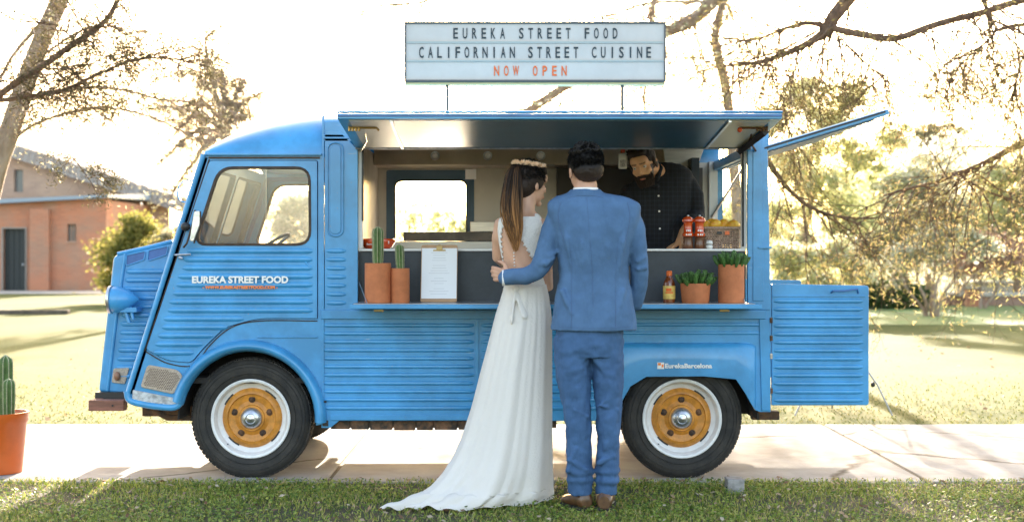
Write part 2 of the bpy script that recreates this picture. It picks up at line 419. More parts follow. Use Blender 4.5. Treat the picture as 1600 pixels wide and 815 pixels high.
def ridges(mb, rows, y, h=.020, d=.008, taper=.03):
    d *= 1.05
    """pressed corrugations: rows of (x0 px, x1 px, py)"""
    for x0, x1, py in rows:
        a, b, z = X(x0), X(x1), Z(py)
        pr = [(-h/2, 0), (-h*.28, -d*.8), (0, -d), (h*.28, -d*.8), (h/2, 0)]
        st = [(a, 0.02), (a+taper*.5, .7), (a+taper, 1), (b-taper, 1), (b-taper*.5, .7), (b, .02)]
        vs = [(x, y+q*w, z+p*(.4+.6*w)) for x, w in st for p, q in pr]
        fs = [(i*5+k, i*5+k+1, (i+1)*5+k+1, (i+1)*5+k) for i in range(5) for k in range(4)]
        mb.add(vs, fs)
    return mb

# cab side with door opening and wheel arch
door_o = rpoly([(327, 250), (497, 250), (497, 498), (402, 498), (352, 512), (318, 545), (300, 567), (262, 564), (228, 546)], [6, 5, 3, 20, 12, 12, 8, 14, 6])
arch_f = arc(388, 655, 105, 107, 4, 168, 26)
cab_out = [(318, 241), (505, 241), (505, 662), (494, 664)] + arch_f + [(274, 634), (206, 627), (200, 613)]
B(MB().xz(cab_out, [door_o], 0, .03), 'cab_side')
B(MB().xz([(a, b) for a, b in cab_out], [door_o], W-.03, W), 'cab_side')
win_o = rpoly([(343, 262), (484, 262), (485, 382), (304, 382)], [22, 22, 22, 20])
def cab_door(y0, y1, near):
    dd = inset(door_o, 1.3)
    d = B(MB().xz(dd, [win_o], y0, y1), 'cab_door', bevel=.003)
    sgn = -1 if near else 1
    yy = y0 if near else y1
    rows = []
    py = 392.0
    while py < 560:
        xl = 327-(py-250)*.3345+14
        xr = 489 if py < 492 else np.interp(py, [492, 505, 520, 535, 548, 562], [400, 372, 345, 326, 312, 298])-6
        if xr-xl > 20: rows.append((xl+rnd.uniform(-2, 3), xr, py))
        py += 13.2
    mb = ridges(MB(), rows, 0, h=.034, d=.010*1)
    mb.v = [(v[0], yy+(v[1] if near else -v[1]), v[2]) for v in mb.v]
    mb.build('pressed_ridges', BLUE, d)
    # window seal and panes
    mb = MB(); f = lambda L: [(X(a), Z(b)) for a, b in L]
    mb.plate(f(inset(win_o, -2)), [f(inset(win_o, 2.2))], o=(0, y0-.004, 0), t=y1-y0+.008); mb.build('window_seal', SEAL, d, bevel=.002)
    poly = rpoly([(343.5, 262.5), (417, 262.5), (417, 381.5), (304.5, 381.5)], [22, 0, 0, 20])
    mb = MB().plate(f(poly), o=(0, (y0+y1)/2-.006, 0), t=.003); mb.build('sliding_pane', GLASSF, d, smooth=False)
    poly = rpoly([(414, 262.5), (484, 262.5), (484.6, 381.5), (414, 381.5)], [0, 22, 22, 0])
    mb = MB().plate(f(poly), o=(0, (y0+y1)/2+.004, 0), t=.003); mb.build('fixed_pane', GLASS, d, smooth=False)
    return d
for y0_ in (.0225, W-.0305): MB().xz(inset(door_o, -2.5), [inset(door_o, 6)], y0_, y0_+.008).build('door_rebate', DKBLUE, van)
dn = cab_door(-.010, .022, True)
df = cab_door(W-.022, W+.010, False)
# door handle, hinge dirt plate
mb = MB().tube([P(272, 398, -.012), P(276, 398, -.035), P(298, 397, -.038)], .006); mb.capsule([P(281, 402, -.03), P(284, 403, -.03)], .008)
mb.build('handle', CHROME, dn)
mb = MB().capsule([P(478, 410, -.012), P(484, 417, -.012)], .006); mb.build('door_catch', BLUE, dn)
put_text('white_lettering', 'EUREKA STREET FOOD', X(376.5), Z(441.5), -.0235, 10.4/270, DECW, dn, width=150/270, bold=.0022)
put_text('orange_lettering', '- WWW.EUREKASTREETFOOD.COM -', X(376.5), Z(450.6), -.0235, 4.6/270, DECO, dn, width=117/270, bold=.0012)
# drip rail over the door, A pillar bead
mb = MB().box(X(322), X(503), -.022, .0, Z(243), Z(239.5)); mb.build('drip_rail', BLUE, van, bevel=.003)
mb = MB().box(X(326), X(500), -.006, -.001, Z(248), Z(245)); mb.build('rail_seam', SEAL, van)  # dark seam line below the drip rail, drawn as a thin strip
mb = MB().tube([P(318, 241, -.008), P(276, 373, -.008), P(238, 492, -.008), P(200, 613, -.008)], .015, 10); mb.build('pillar_bead', BLUE, van)
mb = MB().tube([P(327, 249, -.002), P(283, 383, -.002), P(226, 548, -.002)], .0045, 6); mb.build('pillar_seam', SEAL, van)
# front wing flare
def flare(cx, cy, rx, ry, a0, a1, w_px, dep, name, ybase=0.0, side=-1, extra=()):
    rings = []; n = 34
    for i in range(n+1):
        a = math.radians(a0+(a1-a0)*i/n); c, s_ = math.cos(a), math.sin(a); R = []
        wv = w_px*(1 if 0 < i < n else .96)
        for k in range(9):
            t = k/8; rr = wv*t; q = math.sin(PI*min(1, t*1.0))**.6
            R.append(Vector((X(cx+(rx+rr)*c), ybase+side*(dep*q+.002), Z(cy-(ry+rr)*s_))))
        R.append(Vector((X(cx+(rx+w_px)*c), ybase-side*.02, Z(cy-(ry+w_px)*s_)))); R.append(Vector((X(cx+rx*c), ybase-side*.02, Z(cy-ry*s_))))
        rings.append(R)
    return MB().rings(rings)
B(flare(388, 655, 104, 106, -2, 166, 19, .055, 'f'), 'front_wing_flare')
B(flare(388, 655, 104, 106, -2, 166, 19, .055, 'f', W, 1), 'front_wing_flare')
mb = MB().box(X(402), X(496), -.007, 0, Z(527.5), Z(524.5)); mb.build('wing_crease', BLUE, van, bevel=.003)
mb = MB().tube([P(p.x, p.y, -.003) for p in spline([Vector((496, 501, 0)), Vector((405, 501, 0)), Vector((360, 512, 0)), Vector((327, 540, 0)), Vector((303, 570, 0)), Vector((262, 567, 0)), Vector((228, 549, 0))], 6)], .0035, 6)
mb.build('door_edge_seam', SEAL, van)
# step sill and bottom lip
rings = []
for p in spline([Vector((198, 610, 0)), Vector((202, 624, 0)), Vector((218, 630, 0)), Vector((250, 635, 0)), Vector((277, 634, 0)), Vector((287, 612, 0))], 5):
    rings.append(P(p.x, p.y, -.006))
mb = MB().tube(rings, .019, 10); B(mb, 'wing_lower_lip')
mb = MB().xz([(208, 608), (280, 622), (274, 633), (207, 625)], (), -.012, .0); mb.build('step_plate', mat('worn_step_metal', (.42, .44, .46), .5, metal=.4, var=.3, vscale=30, bump=.5), van, bevel=.003)
pl = rpoly([(231, 569), (278, 577), (287, 588), (272, 615), (220, 604)], [6, 6, 6, 5, 5])
gr = MB().xz(pl, (), -.014, .0).build('vent_plate', MESHP, van, bevel=.004)
# perforations on the vent plate
mb = MB()
from_poly = [Vector(p) for p in pl]
def inside(p, poly):
    c = False; n = len(poly)
    for i in range(n):
        a, b = poly[i], poly[i-1]
        if (a[1] > p[1]) != (b[1] > p[1]) and p[0] < (b[0]-a[0])*(p[1]-a[1])/(b[1]-a[1]+1e-9)+a[0]: c = not c
    return c
ip = inset(pl, 4)
for i in range(-2, 40):
    for j in range(-2, 30):
        a, b = 216+i*3.0+(j % 2)*1.5, 566+j*2.4+i*.35
        if inside((a, b), ip): mb.box(X(a)-.0032, X(a)+.0032, -.0155, -.0135, Z(b)-.0028, Z(b)+.0028)
o = mb.build('perforations', mat('plate_holes', (.16, .11, .085), .9), gr); o['kind'] = 'stuff'

# sloping cab front with split windscreen
a_top, a_bot = P(318, 241), P(200, 613)
vv = (a_top-a_bot); L = vv.length; vv.normalize()
fo = [(0.0, 0), (W, 0), (W, L), (0.0, L)]
def wsc(y0, y1): return rpoly([(y0, L*.60), (y1, L*.60), (y1, L*.955), (y0, L*.955)], .05)
mb = MB().plate(fo, [wsc(.10, .915), wsc(.985, 1.80)], o=a_bot, u=(0, 1, 0), v=vv, n=vv.cross(Vector((0, 1, 0)))*1, t=-.03)
B(mb, 'cab_front')
for s0, s1 in ((.10, .915), (.985, 1.80)):
    q = wsc(s0, s1); n_ = vv.cross(Vector((0, 1, 0)))
    ws = MB().plate(q, o=a_bot-n_*.016, u=(0, 1, 0), v=vv, n=n_, t=.004).build('windscreen', GLASS, van, smooth=False)
    q2 = inset([(a*100, b*100) for a, b in q], 1.8); q2 = [(a/100, b/100) for a, b in q2]
    MB().plate(q, [q2], o=a_bot+n_*.002, u=(0, 1, 0), v=vv, n=-n_, t=.036).build('seal', SEAL, ws)
for yw in (.42, 1.3):                                   # wiper spindles and arms
    p = a_bot+vv*(L*.62)+Vector((0, yw, 0))
    mb = MB().capsule([p+Vector((.03, 0, 0)), p+Vector((-.05, 0, 0))], .018); mb.tube([p-Vector((.04, 0, 0)), p-Vector((.035, 0, 0))+vv*.28+Vector((0, .08, 0))], .005)
    mb.build('wiper', BLACKP, van)
# nose
ny0, ny1 = .34, W-.34
def NP(px, py): return (X(px, ny0), Z(py, ny0))
nose = [NP(183, 397), NP(272, 376), NP(284, 382), NP(204, 618), NP(153, 612), NP(176, 402)]
mb = MB().plate(nose, o=(0, ny0, 0), t=ny1-ny0); nz_ = B(mb, 'nose', bevel=.022, seg=3)
# horizontal pressings on the nose side, perspective-true at y = ny0
mb = MB(); rows = []
py = 424.0
while py < 600:
    t = (py-397)/215; xl = 200-22*t; xr = 258-(py-424)*.318
    if 452 < py < 480: xl = 216
    k = (D0+ny0)/D0
    rows.append((800+(xl-800)*k, 800+(xr-800)*k, HZ+(py-HZ)*k)); py += 13.6
ridges(mb, rows, ny0-.001, h=.03, d=.011, taper=.02); mb.build('nose_ridges', BLUE, nz_)
# front corner bead on the nose and top bead
mb = MB().tube([P(196, 396, ny0-.004), P(181, 500, ny0-.004), P(168, 610, ny0-.004)], .010, 8); mb.build('corner_bead', BLUE, nz_)
mb = MB().tube([P(184, 397, ny0+.01), P(230, 387, ny0+.01), P(270, 377, ny0+.01)], .014, 8); mb.build('hood_edge', BLUE, nz_)
for x0, x1 in ((199, 227), (233, 262)):
    d0 = (x0-199)*-.22; d1 = (x1-199)*-.22
    q = rpoly([(x0, 399+d0), (x1, 399+d1), (x1-2, 411+d1), (x0-1, 414+d0)], 2)
    k = [(X(a, ny0), Z(b, ny0)) for a, b in q]
    o = MB().plate(k, o=(0, ny0-.004, 0), t=.003).build('hood_vent', DKBLUE, nz_)
    k2 = [(X(a, ny0), Z(b, ny0)) for a, b in inset(q, -1.6)]
    MB().plate(k2, [k], o=(0, ny0-.010, 0), t=.01).build('vent_rim', BLUE, nz_, bevel=.002)
# front grille slats on the nose face (seen from the side step)
mb = MB()
for i in range(9):
    z = .62+i*.055; xf = X(153, ny0)+(z-Z(612, ny0))/(Z(397, ny0)-Z(612, ny0))*(X(183, ny0)-X(153, ny0))
    mb.box(xf-.022, xf+.01, .5, W-.5, z, z+.02)
mb.build('grille_bars', BLUE, nz_, bevel=.004)
# headlights on brackets, indicator
def headlight(y, sgn):
    c = P(192, 468, .20); c.y = y
    e = empty('headlight', tuple(c)); e.parent = van; e.location = c-Vector(ORG[van.name]); ORG[e.name] = c
    rg = [(.01, -.10), (.05, -.098), (.072, -.085), (.079, -.06), (.078, -.03), (.068, .0), (.05, .035), (.028, .065), (.006, .085)]
    MB().lathe([(r, h) for r, h in rg], c, 'X', 26).build('headlight_shell', BLUE, e)
    MB().lathe([(.074, -.088), (.083, -.09), (.085, -.075), (.078, -.07)], c, 'X', 26, True).build('lamp_rim', CHROME, e)
    MB().lathe([(.005, -.112), (.04, -.107), (.07, -.092), (.072, -.086), (.01, -.086)], c, 'X', 22).build('lamp_lens', mat('lamp_glass', (.6, .62, .62), .1, coat=1) if 'lamp_glass' not in MATS else MATS['lamp_glass'], e)
    MB().tube([c+Vector((.0, 0, -.05)), c+Vector((.03, -.005*sgn, -.14))], .012).tube([c+Vector((.035, 0, -.04)), c+Vector((.055, -.01*sgn, -.12))], .010).obox(c+Vector((.03, .04*sgn, -.06)), (.05, 0, 0), (0, .07, 0), (0, 0, .015)).build('bracket', BLUE, e, bevel=.003)
headlight(.235, 1); headlight(W-.235, -1)
mb = MB().plate([(X(a, ny0), Z(b, ny0)) for a, b in rpoly([(178, 575), (203, 573), (196, 599), (175, 597)], 3)], o=(0, ny0-.012, 0), t=.012); o = mb.build('indicator_plate', MESHP, nz_, bevel=.003)
mb = MB().ell(P(183, 587, ny0-.02), (.02, .018, .028)); mb.build('indicator_lamp', mat('amber_lens', (.3, .14, .08), .3), nz_)
# bumper
mb = MB()
bz0, bz1 = Z(642, .15), Z(625, .15)
mb.box(X(137, .15), X(193, .15), .16, .24, bz0, bz1); mb.box(X(137, .15), X(152, .15), .24, W-.24, bz0, bz1); mb.box(X(137, .15), X(193, .15), W-.24, W-.16, bz0, bz1)
b_ = mb.build('bumper', WOODB, van, bevel=.006)
for a_ in (.28, W-.36): MB().box(X(150, .3), X(215, .3), a_, a_+.08, Z(624, .3), Z(612, .3)).build('bumper_bracket', BLACKP, b_)
MB().lathe([(.006, 0), (.006, -.006)], P(176, 633, .158), 'Y', 8).build('bumper_bolt', BLACKP, b_)
# mirrors
m1 = MB().tube([P(322, 284, -.02), P(310, 285, -.10), P(295, 286, -.16)], .004); 
lp = [P(p.x, p.y, .06) for p in spline([Vector((301, 282, 0)), Vector((287, 283, 0)), Vector((279, 293, 0)), Vector((278, 306, 0)), Vector((283, 314, 0)), Vector((290, 316, 0))], 5)]
MB().tube(lp, .0045, 6).build('mirror_hoop', BLUE, van)
c = P(307, 354, -.10)
mr = MB().plate([(X(a, -.1), Z(b, -.1)) for a, b in rpoly([(304, 330), (313, 329), (313, 352), (303, 378), (297, 376), (301, 350)], 3)], o=(0, -.115, 0), t=.03).build('side_mirror', CHROME, van, bevel=.004)
MB().tube([P(305, 328, -.1), P(301, 350, -.105), P(292, 380, -.1), P(287, 386, -.06)], .006).tube([P(313, 330, -.1), P(314, 352, -.1), P(303, 380, -.1)], .0045).build('mirror_arm', SEAL, mr)
MB().ell(P(290, 354, -.05), (.028, .02, .026)).build('mirror_knob', BLACKP, mr)

# roof of the cab: domed loft
rings = []
xs = [318.5, 322, 330, 345, 365, 392, 422, 455, 482, 505]
tp = [236, 229, 222.5, 213, 204.5, 195, 187.5, 181.5, 178.2, 176.6]
N = 40
for x, t in zip(xs, tp):
    zt = CH+(HZ-t)*(D0+.42)/F; zb = Z(241); R = []
    for k in range(N+1):
        u = k/N; y = W*(.5-.5*math.cos(PI*u)); e = min(y, W-y)/.62; e = min(1, e)
        R.append(Vector((X(x), y-.004 if k == 0 else y, zb+(zt-zb)*(1-(1-e)**2.6)**.5+.015*math.sin(PI*y/W))))
    for k in range(N, -1, -1): R.append(R[k]+Vector((.01, 0, -.02)))
    rings.append(R)
B(MB().rings(rings), 'cab_roof')
# cargo roof
def roofring(x):
    R = []
    pf = [(0, 1.955), (0, 1.99), (.008, 2.03), (.03, 2.065), (.07, 2.09), (.14, 2.108), (.3, 2.125), (.6, 2.15), (W/2, 2.16)]
    pf = pf+[(W-a, b) for a, b in pf[-2::-1]]
    R = [Vector((x, a, b)) for a, b in pf]; R += [Vector((x, min(max(a, .02), W-.02), b-.02)) for a, b in pf[::-1]]
    return R
XR = X(1200)
B(MB().rings([roofring(X(505)+i*(XR-X(505))/6) for i in range(7)]), 'cargo_roof')
mb = MB()
for i in range(1, 9):
    x = X(505)+i*(XR-X(505))/9
    mb.tube([Vector((x, a, b)) for a, b in ((.14, 2.108), (.3, 2.125), (.6, 2.15), (W/2, 2.16), (W-.6, 2.15), (W-.3, 2.125), (W-.14, 2.108))], .008, 6)
mb.build('roof_ribs', BLUE, van)
mb = MB().box(X(503.5), X(506.5), -.006, .01, Z(660), Z(180)); mb.build('body_joint_strip', BLUE, van, bevel=.002)

# cargo side, near: front post panel, lower panels, quarter
B(MB().xz([(507, 204), (530, 204), (559, 234), (559, 480), (545, 496), (507, 496)], (), 0, .03), 'front_post_panel', bevel=.003)
mb = MB().xz([(506, 190), (1201, 190), (1201, 226), (559, 226), (530, 207), (506, 207)], (), .001, .028); mb.build('header_panel', BLUE, van)
# tall pressed oval
q = rrect(511, 222, 537.5, 370, 12)
f = lambda L: [(X(a), Z(b)) for a, b in L]
MB().plate(f(q), [f(inset(q, 2.2))], o=(0, -.009, 0), t=.01).build('pressed_oval', BLUE, van, bevel=.004)
MB().plate(f(inset(q, 4.5)), o=(0, -.006, 0), t=.008).build('pressed_oval_centre', BLUE, van, bevel=.005)
ridges(MB(), [(510, 541, 392+i*13.5) for i in range(7)], 0, h=.026, d=.009).build('post_ridges', BLUE, van)
mb = MB().box(X(507), X(545), -.010, 0, Z(217), Z(214)); mb.build('post_top_lip', BLUE, van, bevel=.002)
low = [(502, 482), (970, 482), (970, 657), (530, 657), (516, 668), (502, 668)]
B(MB().xz(low, (), .002, .03), 'lower_side', bevel=.003)
B(MB().xz([(502, 484), (1196, 484), (1196, 498), (502, 498)], (), -.014, .0), 'waist_band', bevel=.004)
ridges(MB(), [(505, 741, 508+i*12.9) for i in range(11)], .002, h=.024, d=.011).build('side_ridges', BLUE, van)
ridges(MB(), [(752, 966, 508+i*12.9) for i in range(11)], .002, h=.024, d=.011).build('side_ridges', BLUE, van)
B(MB().xz([(742.5, 500), (748, 500), (748, 656), (742.5, 656)], (), -.006, .001), 'side_seam_strip', bevel=.002)
B(MB().xz([(516, 648), (742, 648), (742, 656), (516, 656)], (), -.008, .001), 'side_bottom_lip', bevel=.003)
mb = MB().capsule([P(501, 627, -.01), P(509, 627, -.012)], .006).box(X(504), X(513), -.004, .0, Z(665), Z(656)); mb.build('side_latch', BLACKP, van)
arch_r = [(966, 640), (972, 626), (985, 603), (996, 593), (1008, 588), (1135, 587), (1148, 590), (1158, 600), (1170, 624), (1180, 640), (1188, 643)]
B(MB().xz([(966, 482), (1204, 482), (1204, 643)]+arch_r[::-1], (), .003, .03), 'rear_quarter')
# raised box wing over the rear wheel
rings = []
for px in (972, 985, 1010, 1050, 1100, 1150, 1166, 1174, 1179, 1181):
    t = 1.0 if px < 1160 else max(0.02, 1-((px-1160)/21)**2)**.5
    top = 535+ (1-t)*8
    bot = np.interp(px, [a for a, b in arch_r], [b for a, b in arch_r])
    R = [P(px, top, .0), P(px, top+3, -.02*t), P(px, top+8, -.034*t), P(px, (top+bot)/2, -.038*t), P(px, bot+.0, -.036*t), P(px, bot+.8, .028), P(px, top, .02)]
    rings.append(R)
B(MB().rings(rings), 'rear_wing', angle=50)
mb = MB()
ridges(mb, [(870, 1190, 507), (870, 1190, 520)], .003, h=.02, d=.008); mb.build('quarter_ridges', BLUE, van)
cam_em = put_text('white_lettering', 'EurekaBarcelona', X(1074.5), Z(573.5), -.0405, 7.0/270, DECW, van, width=73/270, bold=.0012)
MB().box(X(1026), X(1036.5), -.0405, -.036, Z(575), Z(565)).build('emblem', DECW, van)
MB().box(X(1026.8), X(1031.5), -.0415, -.040, Z(569.5), Z(565.6)).box(X(1032.5), X(1035.7), -.0415, -.040, Z(572.5), Z(568)).build('emblem_mark', DECO, van)
# rear post
B(MB().xz([(1168, 222), (1197, 196), (1200, 250), (1204, 484), (1168, 484)], (), -.004, .03), 'rear_post', bevel=.004)
B(MB().xz([(1176, 226), (1190, 214), (1193, 470), (1176, 470)], (), -.010, -.004), 'rear_post_pressing', bevel=.004)
B(MB().xz([(1186, 498), (1202, 498), (1204, 641), (1190, 641)], (), -.008, .004), 'rear_lower_post', bevel=.004)
MB().box(X(1184), X(1205), -.02, .0, Z(388), Z(385)).build('post_catch', BLUE, van, bevel=.002)
# far side wall with window
fw = rpoly([(-.895, Z(396, 1.87)), (-.27, Z(396, 1.87)), (-.27, Z(266, 1.87)), (-.895, Z(266, 1.87))], .02)
out = [(X(505), .38), (1.49, .38), (1.49, 1.96), (X(505), 1.96)]
B(MB().plate(out, [fw], o=(0, W-.03, 0), t=.03), 'far_side')
fr_i = rpoly([(X(618, 1.86), Z(396, 1.86)+.01), (X(728, 1.86), Z(396, 1.86)+.01), (X(728, 1.86), Z(283, 1.86)), (X(618, 1.86), Z(283, 1.86))], [.01, .01, .05, .05])
wf = MB().plate(fw, [fr_i], o=(0, W-.055, 0), t=.06).build('window_frame', mat('grey_blue_frame', (.045, .10, .16), .5), van, bevel=.004)
i2 = [(a/100, b/100) for a, b in inset([(a*100, b*100) for a, b in fr_i], -.8)]
MB().plate(i2, [fr_i], o=(0, W-.062, 0), t=.01).build('window_seal', SEAL, wf)
MB().plate(fr_i, o=(0, W-.03, 0), t=.004).build('window_pane', GLASS, wf, smooth=False)
# interior lining, partition, ceiling, floor
out = [(-.99, .55), (1.40, .55), (1.40, 1.955), (-.99, 1.955)]
MB().plate(out, [fw], o=(0, W-.045, 0), t=.008).build('wall_lining', CREAM, van)
MB().box(-1.0, -.955, .03, W-.03, .5, 2.0).build('partition', CREAM, van)
MB().box(-1.0, 1.44, .12, W-.12, 2.062, 2.070).build('ceiling_lining', mat('brown_ceiling', (.22, .15, .11), .4, metal=.3), van)
MB().plate([(-1.08, .03), (.52, .03), (.52, .36), (1.46, .36), (1.46, W-.36), (.52, W-.36), (.52, W-.03), (-1.08, W-.03)], o=(0, 0, .44), u=(1, 0, 0), v=(0, 1, 0), n=(0, 0, 1), t=.06).build('cargo_floor', mat('floor_sheet', (.12, .1, .09), .6), van)
mb = MB().box(-.95, 1.18, 1.5, W-.05, Z(258, 1.5), 2.06); val = mb.build('ceiling_locker', mat('locker_steel', (.40, .31, .25), .3, metal=.7, var=.1, vscale=3), van, bevel=.004)
for px in (680, 762, 845):
    c = P(px, 243.5, 1.49)
    lm = MB().lathe([(.022, .0), (.022, -.006), (.030, -.008), (.032, 0)], c, 'Y', 18, True).build('spotlight_ring', CHROME, val)
    MB().lathe([(.021, -.001), (.016, -.007), (.004, -.009)], c, 'Y', 14).build('spotlight_lens', WHITE, val)
MB().box(X(727, 1.83), X(744, 1.83), 1.835, 1.85, Z(280, 1.83), Z(264, 1.83)).build('wall_notice', PAPER, van)
# back counter: steel worktop, dark splash strip, shelf
mb = MB().box(X(606, 1.3), X(1110, 1.3), 1.3, W-.05, .55, Z(377, 1.3)); mb.build('back_counter', mat('pale_steel', (.6, .58, .55), .35, metal=.3), van, bevel=.004)
mb = MB().box(X(630, 1.3), X(772, 1.3), 1.32, 1.38, Z(376.5, 1.3), Z(362, 1.3)); mb.build('griddle_back', mat('dark_griddle', (.07, .055, .045), .35, metal=.5, var=.3), van, bevel=.003)
mb = MB().box(X(735, 1.6), X(780, 1.6), 1.6, 1.75, Z(362, 1.6), Z(346, 1.6)); mb.build('steel_box', STEEL, van, bevel=.004)
# extractor hood behind the vendor
mb = MB().add([tuple(P(1036, 232, 1.2)), tuple(P(1100, 232, 1.2)), tuple(P(1088, 266, 1.2)), tuple(P(1040, 262, 1.2)), tuple(P(1036, 232, 1.7)), tuple(P(1100, 232, 1.7)), tuple(P(1088, 266, 1.7)), tuple(P(1040, 262, 1.7))],
   [(0,1,2,3),(7,6,5,4),(0,4,5,1),(1,5,6,2),(2,6,7,3),(3,7,4,0)]); mb.build('extractor_hood', STEEL, van, bevel=.004)
mb = MB().box(X(1030, 1.4), X(1096, 1.4), 1.4, W-.06, .95, Z(262, 1.4)); 
MB().box(X(870, 1.75), X(1098, 1.75), 1.75, 1.84, Z(380, 1.75), Z(262, 1.75)).build('dark_cabinet', mat('dark_cabinet', (.07, .06, .055), .5, metal=.3), van)
MB().box(1.17, 1.22, 1.0, 1.84, .5, 1.93).build('rear_cabinet_edge', SLATE, van)
MB().box(1.40, 1.46, W-.09, W-.002, .5, 1.96).build('far_rear_post', WHITE, van)
MB().box(1.462, 1.50, W-.07, W+.002, .38, 1.965).build('far_rear_post_skin', BLUE, van)
# front counter
MB().box(X(559), X(1167), .045, .07, Z(474), Z(392.5)).build('counter_front', SLATE, van)
MB().box(X(559), X(1167), .03, .60, Z(392), Z(388.5)).build('counter_top', WHITE, van, bevel=.003)
for a_, b_ in ((558, 566), (1160, 1168)): MB().box(X(a_), X(b_), .03, .06, Z(388), Z(236)).build('opening_jamb', WHITE, van, bevel=.002)
MB().box(X(564.5), X(567.5), .02, .035, Z(345), Z(232)).build('hatch_strut', BLACKP, van); MB().tube([P(1161, 235, .02), P(1161, 385, .02)], .006).build('hatch_strut', BLACKP, van)
sh = MB().box(X(546, -.36), X(1191, -.36), -.36, .045, Z(479, -.36)-.012, Z(475.5, -.36)).build('serving_shelf', BLUE, van, bevel=.004)
MB().box(X(552, -.35), X(1180, -.35), -.345, .044, Z(475.5, -.36)+.001, Z(475.5, -.36)+.004).build('shelf_top', mat('shelf_steel', (.35, .38, .42), .35, metal=.6), sh)
SHZ = Z(475.5, -.36)+.004
for px in (592, 1132):
    MB().capsule([P(px-6, 485, -.33), P(px+6, 485, -.33)], .007).build('shelf_catch', BRASS, sh)
for px, q in ((561, 574), (1160, 1149)):
    MB().tube([P(px, 440, .03), P(q if px < 800 else px+3, 474, -.30)], .003, 6).build('shelf_stay', CHROME, sh)

# serving hatch
k_out = 6.98; hy = k_out-8
OZ = 1.281+(402-186)*k_out/F; xl, xr = (527-800)*k_out/F, (1222-800)*k_out/F
h0, h1 = Vector((xl, hy, OZ)), Vector((xr, hy, OZ))
iz = Z(231); i0, i1 = Vector((X(558)-.01, .0, iz)), Vector((X(1168)+.02, .0, iz))
up = Vector((0, 0, .028))
mb = MB().add([h0, h1, i1, i0, h0+up, h1+up, i1+Vector((0, 0, .07)), i0+Vector((0, 0, .07))], [(0,1,2,3),(7,6,5,4),(0,4,5,1),(1,5,6,2),(2,6,7,3),(3,7,4,0)])
ha = mb.build('serving_hatch', BLUE, van, bevel=.004)
dn_ = Vector((0, 0, -.004))
def hp(u, v): a = h0.lerp(h1, u); b = i0.lerp(i1, u); return a.lerp(b, v)
def panel(u0, u1, m, name, off=.003):
    q = [hp(u0, .03), hp(u1, .03), hp(u1, .97), hp(u0, .97)]; d = Vector((0, 0, -off))
    MB().add([p+d for p in q]+[p+d*.3 for p in q], [(3,2,1,0),(4,5,6,7),(0,1,5,4),(1,2,6,5),(2,3,7,6),(3,0,4,7)]).build(name, m, ha)
panel(.025, .115, mat('hatch_cream_panel', (.66, .60, .50), .35, metal=.2), 'end_panel')
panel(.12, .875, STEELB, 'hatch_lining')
panel(.885, .975, mat('hatch_yellow_panel', (.58, .53, .36), .4), 'end_panel')
for u in (.12, .885):
    q = [hp(u-.003, .03), hp(u+.003, .03), hp(u+.003, .97), hp(u-.003, .97)]
    MB().add([p+Vector((0, 0, -.012)) for p in q]+[p for p in q], [(3,2,1,0),(4,5,6,7),(0,1,5,4),(1,2,6,5),(2,3,7,6),(3,0,4,7)]).build('hatch_rib', CHROME, ha)
for a, b in ((h0, h1),):
    MB().tube([h0+Vector((0, -.008, .034)), h1+Vector((0, -.008, .034))], .007, 8).build('hatch_edge_bead', BLUE, ha)
    MB().box(xl, xr, hy-.006, hy-.001, OZ+.012, OZ+.02).build('hatch_edge_groove', DKBLUE, ha)
MB().tube([i0+Vector((0, -.012, -.004)), i1+Vector((0, -.012, -.004))], .006, 8).build('hatch_inner_bead', CHROME, ha)
def hinge(px0, px1, s_):
    mb = MB(); y = -.78
    for py in (191, 200):
        mb.tube([P(px0, py, y), P(px1, py, y), P(px1+4*s_, py+4, y)], .006, 8)
    for i in range(4):
        x = px0+s_*(1+i*5); mb.tube([P(x, 188, y), P(x, 205, y)], .007, 6)
    mb.tube([P(px0+s_*25, 208, -.55), P(px0+s_*28, 220, -.3), P(px0+s_*18, 236, .0)], .006)
    return mb
hinge(545, 588, 1).build('hatch_hinge', BRASS, ha)
hinge(1199, 1158, -1).build('hatch_hinge', RUST, ha)
MB().tube([P(1196, 206, -.70), P(1156, 236, -.02)], .022, 4).build('hatch_gas_arm', BLACKP, ha)
MB().ell(P(1156, 203, -.79), (.014, .014, .014)).build('hinge_knob', REDP, ha)

# rear top frame and raised rear flap
MB().box(XR-.05, XR+.005, .0, W, 1.90, 1.96).build('rear_header', BLUE, van, bevel=.004)
f0, f1 = P(1195, 236), P(1390, 177)
d_ = (f1-f0).normalized(); n_ = Vector((-d_.z, 0, d_.x))
mb = MB().obox((f0+f1)/2+Vector((0, W/2, 0))+n_*.010, (f1-f0)/2, (0, W/2, 0), n_*.014); fl = mb.build('rear_flap', BLUE, van, bevel=.003)
MB().obox((f0+f1)/2+Vector((0, W/2, 0))+n_*.027, (f1-f0)/2*.99, (0, W/2-.004, 0), n_*.003).build('flap_weather_strip', WHITE, fl)
MB().obox((f0+f1)/2-Vector((.01, 0, 0))+Vector((0, .0, 0))+n_*.013, (f1-f0)/2*.97, (0, .006, 0), n_*.005).build('flap_edge_seal', BLACKP, fl)
mb = MB().obox((f0+f1)/2+Vector((0, W/2, 0))-n_*.006, (f1-f0)/2*.85, (0, W/2-.12, 0), n_*.004); mb.build('flap_pressing', BLUE_IN, fl, bevel=.003)
MB().tube([P(1112, 340, 1.8), P(1172, 245, 1.8)], .010, 6).build('flap_stay', STEEL, van)
